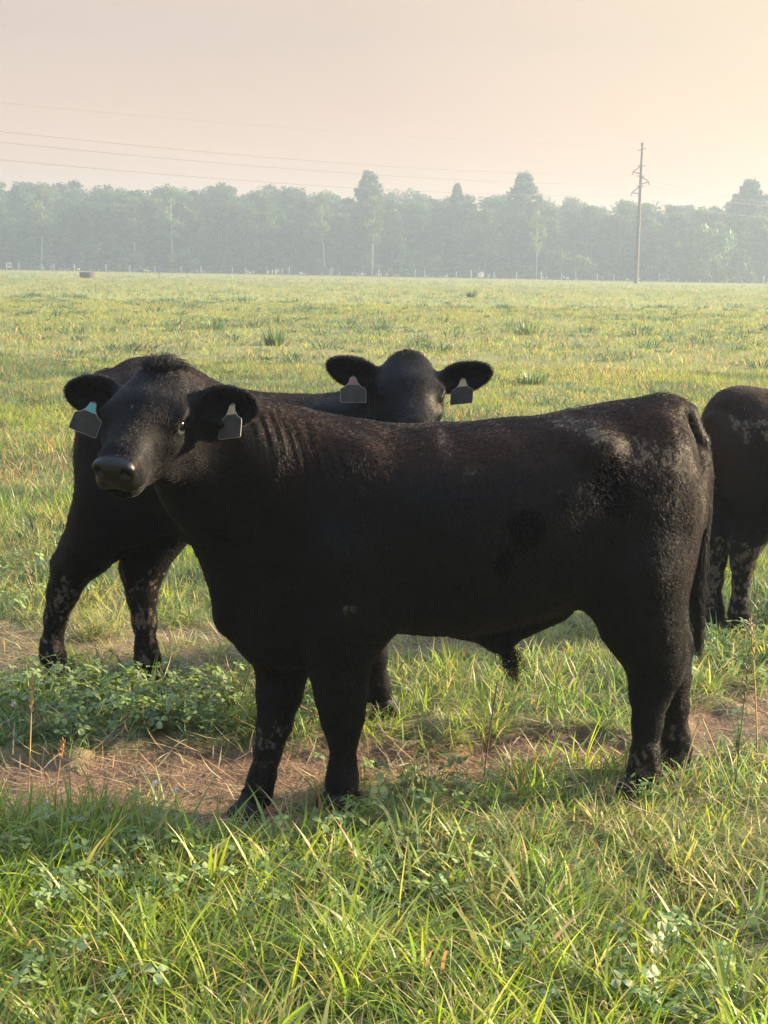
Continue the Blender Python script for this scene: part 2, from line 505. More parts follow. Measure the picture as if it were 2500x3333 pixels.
for (ya, yb, yt, sx) in ((539, 565, 560, -1), (573, 599, 592, 1), (606, 631, 627, -1)):
    zt = at_px(2080, ya, 226).z; zb = at_px(2080, yb, 226).z; ztip = at_px(2080 + sx * 25, yt, 226).z
    tip = np.array([sx * 1.3, 0, ztip]); ARM.append(POLE + tip - np.array([0, 0, .45]))
    a = tube([(0, 0, zt), tip], [.085, .07], 6); b = tube([(0, 0, zb), tip], [.085, .07], 6)
    c = tube([(-.55, 0, zt), (.55, 0, zt)], [.07, .07], 6)
    arm = mesh_np('crossarm', np.concatenate([a[0], b[0], c[0]]), np.concatenate([a[1], b[1] + len(a[0]), c[1] + len(a[0]) + len(b[0])]), steel, pole)
    V = []; Fq = []; off = 0
    for k in range(4):
        q = tube([tip - (0, 0, .08 + .1 * k), tip - (0, 0, .12 + .1 * k), tip - (0, 0, .16 + .1 * k)], [.05, .11, .04], 8)
        V.append(q[0]); Fq.append(q[1] + off); off += len(q[0])
    mesh_np('insulator', np.concatenate(V), np.concatenate(Fq), steel, arm)
a = tube([(-.75, 0, PH - .9), (.6, 0, PH - .55)], [.06, .06], 6)
mesh_np('top_bracket', a[0], a[1], steel, pole)

def wire(p0, p1, sag, r, label):
    p0 = np.array(p0); p1 = np.array(p1)
    t = np.linspace(0, 1, 48)[:, None]
    P = p0 * (1 - t) + p1 * t - np.array([0, 0, 1.]) * sag * 4 * t * (1 - t)
    v, f = tube(P, np.full(48, r), 5)
    return tag(mesh_np('overhead_wire', v, f, wire_mat), label, 'power line', 'wires strung from the power pole')
topp = POLE + np.array([0, 0, PH - .3])
for (P0, y0, sg, r, lab) in ((topp, 316, .9, .014, 'faint topmost wire running left from the tip of the power pole'),
                             (ARM[0], 402, 1.3, .024, 'wire running left from the upper arm of the power pole'),
                             (ARM[1], 437, 1.3, .024, 'wire running left from the middle arm of the power pole'),
                             (ARM[2], 494, 1.3, .024, 'lowest wire running left from the bottom arm of the power pole')):
    e1 = np.array(at_px(0, y0, 128)); d = e1 - P0
    wire(P0, P0 + d * 1.18, sg, r, lab)
for (P0, x1, y1, lab) in ((ARM[0], 2500, 655, 'wire sloping down right from the upper arm of the power pole past the broad pine'),
                          (ARM[1], 2500, 664, 'wire sloping down right from the middle arm of the power pole'),
                          (ARM[2], 2500, 703, 'lowest pale wire crossing the trees right of the power pole')):
    e1 = np.array(at_px(x1, y1, 262)); d = e1 - P0
    wire(P0, P0 + d * 1.1, .7, .022, lab)

# ------------------------------------------------------------------ fence, trough
white_post = plain('pale fence post', (.26, .25, .23), .7, .15, 3)
dark_post = plain('rusty steel post', (.09, .06, .045), .8, .2, 8)
fence = tag(empty('wire_fence', (0, 282, 0)), 'low wire fence on pale posts along the foot of the forest', 'fence')
FY = 282
xs = [24, 64, 176, 243, 344, 418, 500, 585, 648, 749, 791, 909, 932, 1064, 1070] + [1250 + .7535 * q for q in (-40, 115, 155, 290, 353, 450, 545, 652, 738, 800, 890, 960, 1050, 1155, 1275, 1345, 1440, 1600)]
pm = None
for q in [-180, -90] + xs + [2600, 2700]:
    x = (q - 1250) / 4622 * FY
    h = 1.3 + tr.rand() * .35
    v, f = tube([(0, 0, -.2), (0, 0, h), (0, 0, h + .02)], [.10, .095, .01], 6)
    o = mesh_np('post', v, f, white_post, fence)
    o.location = (x, tr.normal() * .3, 0)
for z in (.55, .95):
    v, f = tube([(-100, 0, z), (0, 0, z), (100, 0, z)], [.012] * 3, 4)
    mesh_np('strand', v, f, wire_mat, fence)
P = at_px(518, 907, 160)
v, f = tube([(0, 0, -.3), (0, 0, .95), (0, 0, .97)], [.05, .05, .01], 6)
o = tag(mesh_np('steel_post', v, f, dark_post), 'single dark post standing in the far grass left of the fence', 'post'); o.location = (P.x, 160, 0)
tub = tag(empty('stock_trough', (at_px(286, 900, 158).x, 158, 0)), 'low round brown trough sunk in the far grass before the forest', 'trough')
v, f = tube([(0, 0, -.05), (0, 0, .62), (0, 0, .64), (0, 0, .60), (0, 0, .35), (0, 0, .34)], [.86, .92, .90, .85, .82, .01], 28)
mesh_np('shell', v, f, plain('rusted trough', (.06, .04, .032), .85, .3, 4), tub)
v, f = tube([(0, 0, .20), (0, 0, .26), (0, 0, .28), (0, 0, .20)], [.885, .93, .93, .885], 28)
mesh_np('hoop', v, f, dark_post, tub)

# ------------------------------------------------------------------ grass
gr = np.random.RandomState(21)
def blades(bx, by, az, lean, bend, L, W, col, segs, bz=None, tw=None, tipcol=None):
    n = len(bx)
    t = np.linspace(0, 1, segs + 1)
    th = lean[:, None] + bend[:, None] * (t[:-1] + t[1:])[None] / 2
    dl = (L / segs)[:, None]
    hz = np.concatenate([np.zeros((n, 1)), np.cumsum(np.sin(th) * dl, 1)], 1)
    vt = np.concatenate([np.zeros((n, 1)), np.cumsum(np.cos(th) * dl, 1)], 1)
    if bz is None: bz = ground_z(bx, by) - .008
    cx, cy = np.cos(az), np.sin(az)
    X = bx[:, None] + hz * cx[:, None]; Y = by[:, None] + hz * cy[:, None]; Z = bz[:, None] + vt
    w = np.clip(np.minimum(.55 + t * 1.6, 1.0) * np.minimum(1, (1 - t) * 2.1 + .04), 0, 1)
    hw = W[:, None] * w[None] / 2
    if tw is None: tw = gr.normal(size=n) * .5
    sx, sy = -np.sin(az + tw)[:, None] * hw, np.cos(az + tw)[:, None] * hw
    A = np.stack([X + sx, Y + sy, Z], -1); B = np.stack([X - sx, Y - sy, Z], -1)
    V = np.stack([A, B], 2).reshape(-1, 3)                       # n*(segs+1)*2
    k = np.arange(n)[:, None] * (segs + 1) * 2 + np.arange(segs)[None] * 2
    Fq = np.stack([k, k + 1, k + 3, k + 2], -1).reshape(-1, 4)
    if tipcol is None: tipcol = col
    C = col[:, None] * (1 - t[None, :, None]) + tipcol[:, None] * t[None, :, None]
    C = np.repeat(C[:, :, None], 2, 2).reshape(-1, 3)
    return V, Fq, C

class Acc:
    def __init__(s): s.V, s.F, s.C, s.n = [], [], [], 0
    def add(s, vfc):
        V, Fq, C = vfc; s.V.append(V.astype(np.float32)); s.F.append(Fq + s.n); s.C.append(C.astype(np.float32)); s.n += len(V)
    def build(s, name, mat, parent=None, **k):
        return mesh_np(name, np.concatenate(s.V), np.concatenate(s.F), mat, parent, cols=np.concatenate(s.C), **k)

LUSH = np.array([(.180, .265, .038), (.150, .230, .042), (.215, .280, .055), (.120, .200, .046), (.145, .215, .085), (.250, .275, .100)])
DRY = np.array([(.35, .27, .14), (.28, .19, .095), (.40, .33, .19), (.27, .165, .08)])
def grass_cols(n, x, y, dry=.08):
    m = fbm(x * .8, y * .8, 5)
    lo = fbm(x * .13 + 2, y * .13, 4)
    ci = np.clip((m * 9 - 2 + (lo - .5) * 5 + gr.normal(size=n) * 1.1), 0, 5.99).astype(int)
    c = LUSH[ci] * (.75 + .5 * gr.rand(n))[:, None]
    b = smooth01(.56, .70, fbm(x * 1.15 + 9, y * 1.15, 7) + gr.normal(size=n) * .03)[:, None] * np.where(y < 4.4, .3, .85)[:, None]     # bluish leafy patches
    c = c * (1 - b) + np.array([(.080, .140, .072)]) * b
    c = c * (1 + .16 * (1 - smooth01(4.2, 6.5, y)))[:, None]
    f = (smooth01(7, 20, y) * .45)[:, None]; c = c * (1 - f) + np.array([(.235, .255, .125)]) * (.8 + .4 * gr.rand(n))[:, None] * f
    b2 = smooth01(.54, .66, fbm(x * .7 + 3, y * .45, 1) + gr.normal(size=n) * .03)[:, None] * np.where(y > 7, .75, 0)[:, None]
    c = c * (1 - b2) + np.array([(.070, .118, .066)]) * b2
    d = gr.rand(n) < dry * (.35 + np.where(y < 9, .8, 2.2) * smooth01(.5, .72, fbm(x * .33, y * .33 + 7, 2)))
    c[d] = DRY[gr.randint(4, size=d.sum())] * (.8 + .4 * gr.rand(d.sum()))[:, None]
    return c
HOOVES = [(-.115, 4.17), (-.40, 4.1), (.82, 4.2), (.97, 4.36)]
def field_pts(n, y0, y1, k=.36, pad=1.2):
    n = int(n * 1.12)
    u = gr.rand(n)
    w0, w1 = k * y0 + pad, k * y1 + pad                          # area-uniform in y for a trapezoid
    y = y0 + (y1 - y0) * ((np.sqrt(w0 ** 2 + u * (w1 ** 2 - w0 ** 2)) - w0) / (w1 - w0))
    x = (gr.rand(n) * 2 - 1) * (k * y + pad)
    return x, y

grass_mat = leafy('grass blades', .50, .42, .26)
near = Acc()
# tussocks: blades radiating from shared bases
def tussocks(acc, n, y0, y1, per, L0, W0, spread, segs, dry=.06, thin=1.0, keep_path=.0):
    x, y = field_pts(n, y0, y1); n = len(x)
    p = path_amt(x, y); keep = gr.rand(n) > p * 1.15 - keep_path
    x, y = x[keep], y[keep]; n = len(x)
    big = .55 + .9 * fbm(x * 1.3, y * 1.3, 6) * (.7 + .6 * gr.rand(n))
    k = np.repeat(np.arange(n), per)
    m = len(k)
    a = gr.rand(m) * 6.283; r = np.abs(gr.normal(size=m)) * spread
    bx, by = x[k] + np.cos(a) * r, y[k] + np.sin(a) * r
    az = a + gr.normal(size=m) * .8
    wind = gr.normal(size=n)[k] * 1.5
    lod = (gr.rand(n) < .38)[k]; az = np.where(lod | (gr.rand(m) < .2), wind + gr.normal(size=m) * .45, az)
    lean = np.abs(gr.normal(size=m)) * .42 + r / spread * .14 + .05
    bend = np.abs(gr.normal(size=m)) * .9 + .25
    fl = gr.rand(m) < .2; lean[fl] += .6; lean[lod] += .55
    lean = np.minimum(lean, 1.4)
    L = L0 * big[k] * (.45 + .75 * gr.rand(m)); W = W0 * (.5 + .8 * gr.rand(m)) * thin
    c = grass_cols(n, x, y, 0)[k] * (.8 + .4 * gr.rand(m))[:, None]
    d = gr.rand(m) < dry; c[d] = DRY[gr.randint(4, size=d.sum())]
    tip = c * np.array([1.15, 1.02, .9]); yt = gr.rand(m) < .12; tip[yt] = DRY[0]
    acc.add(blades(bx, by, az, lean, bend, L, W, c, segs, tipcol=tip))
def fill(acc, n, y0, y1, L0, W0, segs, dry=.08, flat=.2, onpath=0.0):
    x, y = field_pts(n, y0, y1); n = len(x)
    p = path_amt(x, y); keep = gr.rand(n) > p * (1 - onpath) * 1.35
    x, y = x[keep], y[keep]; n = len(x)
    lean = np.abs(gr.normal(size=n)) * .5 + .1; f = gr.rand(n) < flat; lean[f] += .6 + .4 * gr.rand(f.sum()); lean = np.minimum(lean, 1.45)
    L = L0 * (.4 + .8 * gr.rand(n)) * (.6 + .8 * fbm(x * 1.1, y * 1.1, 2)); L *= 1 - .6 * path_amt(x, y)
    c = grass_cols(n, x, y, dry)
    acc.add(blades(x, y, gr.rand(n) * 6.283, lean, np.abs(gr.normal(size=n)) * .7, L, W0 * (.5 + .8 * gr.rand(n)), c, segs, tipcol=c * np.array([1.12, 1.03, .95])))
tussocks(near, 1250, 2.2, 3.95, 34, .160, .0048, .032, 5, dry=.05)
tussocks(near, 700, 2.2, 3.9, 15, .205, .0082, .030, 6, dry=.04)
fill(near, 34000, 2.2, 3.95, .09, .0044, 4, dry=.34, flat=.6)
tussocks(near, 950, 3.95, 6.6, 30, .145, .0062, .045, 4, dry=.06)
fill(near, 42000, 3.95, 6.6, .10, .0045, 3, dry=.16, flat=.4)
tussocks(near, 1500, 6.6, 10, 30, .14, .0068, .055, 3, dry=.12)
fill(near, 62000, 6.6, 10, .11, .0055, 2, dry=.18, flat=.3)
tag(near.build('near_grass', grass_mat), kind='stuff')
del near
mid = Acc()
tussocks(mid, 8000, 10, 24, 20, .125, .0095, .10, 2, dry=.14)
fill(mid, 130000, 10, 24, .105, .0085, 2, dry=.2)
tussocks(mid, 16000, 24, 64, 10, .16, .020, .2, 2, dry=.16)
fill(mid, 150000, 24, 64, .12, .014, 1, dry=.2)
def weedy(acc, n, y0, y1, per, r0, L0, W0, segs):      # low dark leafy clumps dotted over the pasture
    x, y = field_pts(n, y0, y1); keep = gr.rand(len(x)) < .25 + .75 * smooth01(.42, .62, fbm(x * .22, y * .16, 3))
    x, y = x[keep], y[keep]; n = len(x); k = np.repeat(np.arange(n), per); m = len(k)
    sz = (.5 + .9 * gr.rand(n) ** 2)[k]
    a = gr.rand(m) * 6.283; r = np.sqrt(gr.rand(m)) * r0 * sz
    c = (np.array([(.066, .112, .060), (.085, .130, .060), (.075, .125, .080)])[gr.randint(3, size=n)] * (.75 + .5 * gr.rand(n))[:, None])[k] * (.75 + .5 * gr.rand(m))[:, None]
    acc.add(blades(x[k] + np.cos(a) * r, y[k] + np.sin(a) * r, a + gr.normal(size=m) * .6, .2 + .7 * gr.rand(m), .3 + .8 * gr.rand(m), L0 * sz * (.6 + .6 * gr.rand(m)), W0 * (.6 + .8 * gr.rand(m)), c, segs))
weedy(mid, 170, 7, 24, 60, .16, .17, .012, 2)
weedy(mid, 700, 24, 70, 34, .24, .24, .026, 2)
field_mat = leafy('field grass', .50, .6, .12)
tag(mid.build('middle_grass', field_mat), kind='stuff')
del mid
far = Acc()
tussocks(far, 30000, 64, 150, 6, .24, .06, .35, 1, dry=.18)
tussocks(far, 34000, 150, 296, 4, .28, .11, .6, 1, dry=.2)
weedy(far, 1500, 70, 200, 14, .42, .34, .07, 1)
tag(far.build('far_grass', field_mat), kind='stuff')
del far

# fallen straw on the trodden strips
straw = Acc()
n = 14000
x, y = field_pts(n, 3.3, 8.0); n = len(x)
pp = path_amt(x, y); ed = smooth01(.05, .5, pp) * (1 - .55 * smooth01(.7, 1, pp) * (y < 5.4)) + .06
k = gr.rand(n) < ed; x, y = x[k], y[k]; n = len(x)
straw.add(blades(x, y, gr.rand(n) * 6.283, 1.25 + .3 * gr.rand(n), gr.normal(size=n) * .25, .07 + .13 * gr.rand(n), .0025 + .003 * gr.rand(n),
                 DRY[gr.randint(4, size=n)] * (.5 + .6 * gr.rand(n))[:, None], 2, bz=ground_z(x, y) + .002 + .012 * gr.rand(n)))
n = 3200
x, y = field_pts(n, 2.3, 5.4); n = len(x)
straw.add(blades(x, y, gr.rand(n) * 6.283, 1.05 + .45 * gr.rand(n), gr.normal(size=n) * .5, .05 + .12 * gr.rand(n), .002 + .004 * gr.rand(n),
                 DRY[gr.randint(4, size=n)] * (.7 + .5 * gr.rand(n))[:, None], 3, bz=ground_z(x, y) + .01 + .05 * gr.rand(n)))
straw_mat = leafy('dry straw', .15, .6, .3)
tag(straw.build('fallen_straw', straw_mat), kind='stuff')

# clover leaves
def clover(n, y0, y1, dens):
    x, y = field_pts(n, y0, y1); n = len(x)
    k = gr.rand(n) < dens(x, y); x, y = x[k], y[k]; n = len(x)
    h = .02 + .09 * gr.rand(n) ** 1.3; z0 = ground_z(x, y)
    V, C = [], []
    a0 = gr.rand(n) * 6.283
    col = np.array([(.105, .155, .042), (.135, .190, .050), (.150, .200, .075)])[gr.randint(3, size=n)] * (.75 + .5 * gr.rand(n))[:, None]
    tilt = gr.normal(size=(n, 2)) * .35
    s = .0085 + .008 * gr.rand(n)
    prof = [(0, 0), (.7, -.55), (1.5, -.72), (2.0, -.35), (1.9, 0), (2.0, .35), (1.5, .72), (.7, .55)]
    for j in range(3):
        a = a0 + j * 2.094
        for (u, v) in prof:
            px = (np.cos(a) * u - np.sin(a) * v) * s; py = (np.sin(a) * u + np.cos(a) * v) * s
            pz = px * tilt[:, 0] + py * tilt[:, 1] + abs(v) * s * .35 - u * u * s * .07
            V.append(np.stack([x + px, y + py, z0 + h + pz], 1)); C.append(col * (1.25 if u < 1.6 and u > .5 else .95))
    V = np.stack(V, 1).reshape(-1, 3); C = np.stack(C, 1).reshape(-1, 3)
    Fq = np.arange(len(V)).reshape(-1, 8)
    return V, Fq, C
def patch(x, y):
    a = np.exp(-(((x + .95) / .62) ** 2 + ((y - 5.0) / .36) ** 2) * 1.2) * 1.3
    b = smooth01(.50, .72, fbm(x * 1.7 + 3, y * 1.7, 3)) * .36
    return np.clip(np.maximum(a, b), 0, 1) * (1 - np.minimum(1, path_amt(x, y) * 1.6))
cl = clover(42000, 2.3, 8.0, patch)
clover_mat = leafy('clover leaves', .28, .5, .4)
o = mesh_np('clover_leaves', cl[0], cl[1], clover_mat, None, smooth=False, cols=cl[2])
tag(o, kind='stuff')

# ------------------------------------------------------------------ countable plants
def spot(px, py):                  # where the ground seen at this pixel of the photograph lies
    R = cam.matrix_world.to_3x3()
    d = R @ Vector(((px - 1250) / 4622, -(py - 1666.5) / 4622, -1))
    return d.x * (-CAM_H / d.z), d.y * (-CAM_H / d.z)
def rush(px, py, h, r, label, dark=1.0, group=None):
    x, y = spot(px * 2500 / 1659, py * 2500 / 1659)
    n = 150; h *= .75; r *= 1.25; a = gr.rand(n) * 6.283; q = gr.rand(n) ** .5 * r * .45
    A = Acc()
    c = np.where(gr.rand(n)[:, None] < .25, np.array([(.20, .22, .08)]), np.array([(.105, .155, .075)])) * dark * (.7 + .7 * gr.rand(n))[:, None]
    A.add(blades(np.cos(a) * q, np.sin(a) * q, a + gr.normal(size=n) * .5, .05 + q / r * 1.0 * gr.rand(n), .15 + .6 * gr.rand(n), h * (.6 + .8 * gr.rand(n)),
                 np.full(n, .010 + y * .0003), c, 3, bz=np.zeros(n) - .02))
    o = tag(A.build('rush_tussock', grass_mat), label, 'grass tussock', group)
    o.location = (x, y, float(ground_z(x, y)))
rush(1140, 722, .50, .55, 'large dark spiky grass tussock in the field right of the middle cow, largest there')
rush(593, 745, .5, .30, 'upright dark grass tussock in the field left of the middle cow')
rush(462, 712, .36, .5, 'low dark bluish tussock in the field left of the upright tussock')
rush(1150, 830, .30, .34, 'bluish leafy tussock just right of the right ear of the middle cow')
rush(1018, 642, .6, .5, 'far dark tussock in the field beneath the tree line right of centre')

def stalk(x, y, h, lean, az, col, label, bendtop=None, group=None, heads=True):
    name = 'dry_stalk'
    pts = []; d = np.array([math.cos(az), math.sin(az)])
    for i in range(7):
        t = i / 6; q = lean * h * (t + .35 * t * t)
        pts.append((d[0] * q, d[1] * q, h * t))
    if bendtop is not None:
        tip = np.array(pts[-1]); pts += [tip + np.array(bendtop) * k for k in (.06, .5, 1.0)]
    v, f = tube(pts, list(np.linspace(.0028, .0016, len(pts))), 5)
    V, Fq = [v], [f]; off = len(v)
    if heads and bendtop is None:
        for i in range(16):
            t = .72 + .28 * i / 16; q = lean * h * (t + .35 * t * t)
            p = np.array([d[0] * q, d[1] * q, h * t]); a = i * 2.4
            w = np.array([math.cos(a) * .006, math.sin(a) * .006, .012])
            s = tube([p, p + w * .6, p + w * 1.5], [.001, .0026, .0006], 4)
            V.append(s[0]); Fq.append(s[1] + off); off += len(s[0])
    o = mesh_np(name, np.concatenate(V), np.concatenate(Fq), plain('straw stalk', col, .7, .25, 60))
    o.location = (x, y, float(ground_z(x, y)) - .01)
    return tag(o, label, 'plant stalk', group)
stalk(-1.07, 4.12, .44, .04, 0, (.42, .27, .11), 'tall straw coloured grass stalk standing at far left by the dirt path')
stalk(-1.0, 4.15, .22, .12, 0, (.36, .19, .08), 'short reddish dry stalk beside the tall straw stalk at far left')
stalk(.86, 3.98, .36, .16, .2, (.45, .33, .16), 'bent straw stalk folded like an inverted V before the hind legs of the bull', bendtop=(.12, .02, -.26))
stalk(1.13, 4.3, .42, .03, 0, (.16, .13, .06), 'thin dark upright stalk between the hind legs of the bull and the right edge')
stalk(1.28, 4.6, .5, -.08, 0, (.40, .26, .10), 'long golden stalk leaning at the right edge below the legs of the right cow')
stalk(.06, 4.02, .23, .25, .1, (.42, .34, .17), 'folded pale stalk by the near front leg of the bull', bendtop=(.035, 0, -.17))
stalk(-.52, 4.9, .30, .22, .3, (.10, .065, .04), 'dark dead weed stem in the clover left of the front legs')
stalk(.335, 4.35, .33, .10, .6, (.15, .08, .05), 'thin brown stem under the belly hair tuft', heads=False)
for i, (px, py, h, az) in enumerate(((112, 770, .62, .3), (104, 740, .5, 2.), (120, 800, .5, 1.), (96, 845, .45, 0.), (552, 830, .42, .4), (1085, 905, .40, 1.4), (1100, 880, .36, .2), (1283, 720, .4, 2.5), (930, 705, .6, .5), (690, 690, .7, 1.2), (1430, 850, .4, .1), (745, 765, .5, .9))):
    sx, sy = spot(px * 2500 / 1659, py * 2500 / 1659)
    stalk(sx, sy, h, .08 + .05 * (i % 3), az, (.20, .105, .06), 'thin reddish brown seed stalk standing in the open field behind the cattle', group='reddish seed stalks in the field')
def weed(px, py, h, label):
    x, y = spot(px * 2500 / 1659, py * 2500 / 1659)
    root = tag(empty('leafy_weed', (x, y, float(ground_z(x, y)))), label, 'weed')
    r = np.random.RandomState(int(px)); V, Fq, off = [], [], 0; LV, LF, LC = [], [], []
    for k in range(5):
        a = r.rand() * 6.28; sp = .25 + .3 * r.rand(); hh = h * (.6 + .5 * r.rand())
        pts = [(math.cos(a) * sp * hh * t * t, math.sin(a) * sp * hh * t * t, hh * t - .01) for t in (0, .35, .7, 1)]
        v, f = tube(pts, [.0022, .002, .0015, .001], 5); V.append(v); Fq.append(f + off); off += len(v)
        for j in range(9):
            t = .25 + .75 * j / 8; p = np.array((math.cos(a) * sp * hh * t * t, math.sin(a) * sp * hh * t * t, hh * t))
            b = j * 2.4 + r.rand(); L = .020 + .016 * r.rand(); d = np.array((math.cos(b), math.sin(b), .35 * r.normal())); w = np.array((-math.sin(b), math.cos(b), .2 * r.normal())) * L * .27
            c = np.array((.12, .19, .06)) * (.8 + .4 * r.rand())
            n0 = len(LV); LV += [p, p + d * L * .35 + w, p + d * L * .75 + w * .8, p + d * L, p + d * L * .75 - w * .8, p + d * L * .35 - w]; LC += [c] * 6; LF.append(tuple(range(n0, n0 + 6)))
    mesh_np('stem', np.concatenate(V), np.concatenate(Fq), plain('weed stem', (.14, .17, .06), .6), root)
    mesh_np('leaves', np.array(LV), np.array(LF), clover_mat, root, smooth=False, cols=np.array(LC))
for px, py, h, lab in ((1392, 1738, .15, 'pale green leafy weed right in front of the hind hooves of the bull'),
                       (1592, 1640, .20, 'bright green leafy weed by the path near the right edge'),
                       (1345, 2140, .13, 'leafy weed among the lush grass at the bottom, nearest of the weeds'),
                       (1115, 2080, .14, 'small leafy weed in the foreground grass below the belly'),
                       (985, 1960, .12, 'small leafy weed in the foreground grass below the front legs'),
                       (130, 1990, .15, 'leafy weed in the foreground grass at far left')):
    weed(px, py, h, lab)
def clover_flower(px, py, h, label):
    x, y = spot(px * 2500 / 1659, py * 2500 / 1659)
    root = tag(empty('clover_flower', (x, y, float(ground_z(x, y)))), label, 'flower')
    v, f = tube([(0, 0, -.01), (.004, 0, h * .6), (.006, .002, h)], [.0013, .0012, .001], 5)
    mesh_np('stem', v, f, plain('clover stem', (.12, .18, .06), .6), root)
    r = np.random.RandomState(int(px)); A = Acc(); n = 60
    d = r.normal(size=(n, 3)); d[:, 2] = np.abs(d[:, 2]) - .35; d /= np.linalg.norm(d, axis=1)[:, None]
    V = []
    for q in d:
        a = np.cross(q, (0.3, .5, .81)); a /= np.linalg.norm(a); b = np.cross(q, a)
        c = np.array([.006, .002, h])
        V += [c + q * .003 - a * .0012, c + q * .010 - a * .0018 + b * .001, c + q * .0125, c + q * .010 + a * .0018]
    mesh_np('blossom', np.array(V), np.arange(len(V)).reshape(-1, 4), plain('clover petals', (.72, .66, .58), .6, .15), root, smooth=False)
for px, py, h, lab in ((332, 1730, .07, 'left one of two clover flowers side by side near the path'),
                       (376, 1733, .075, 'right one of two clover flowers side by side near the path'),
                       (28, 1580, .09, 'white clover flower among clover leaves at the far left edge'),
                       (225, 1478, .06, 'white clover flower by the hind hooves of the cow behind'),
                       (880, 1375, .06, 'white clover flower under the belly behind the front leg of the bull')):
    clover_flower(px, py, h, lab)

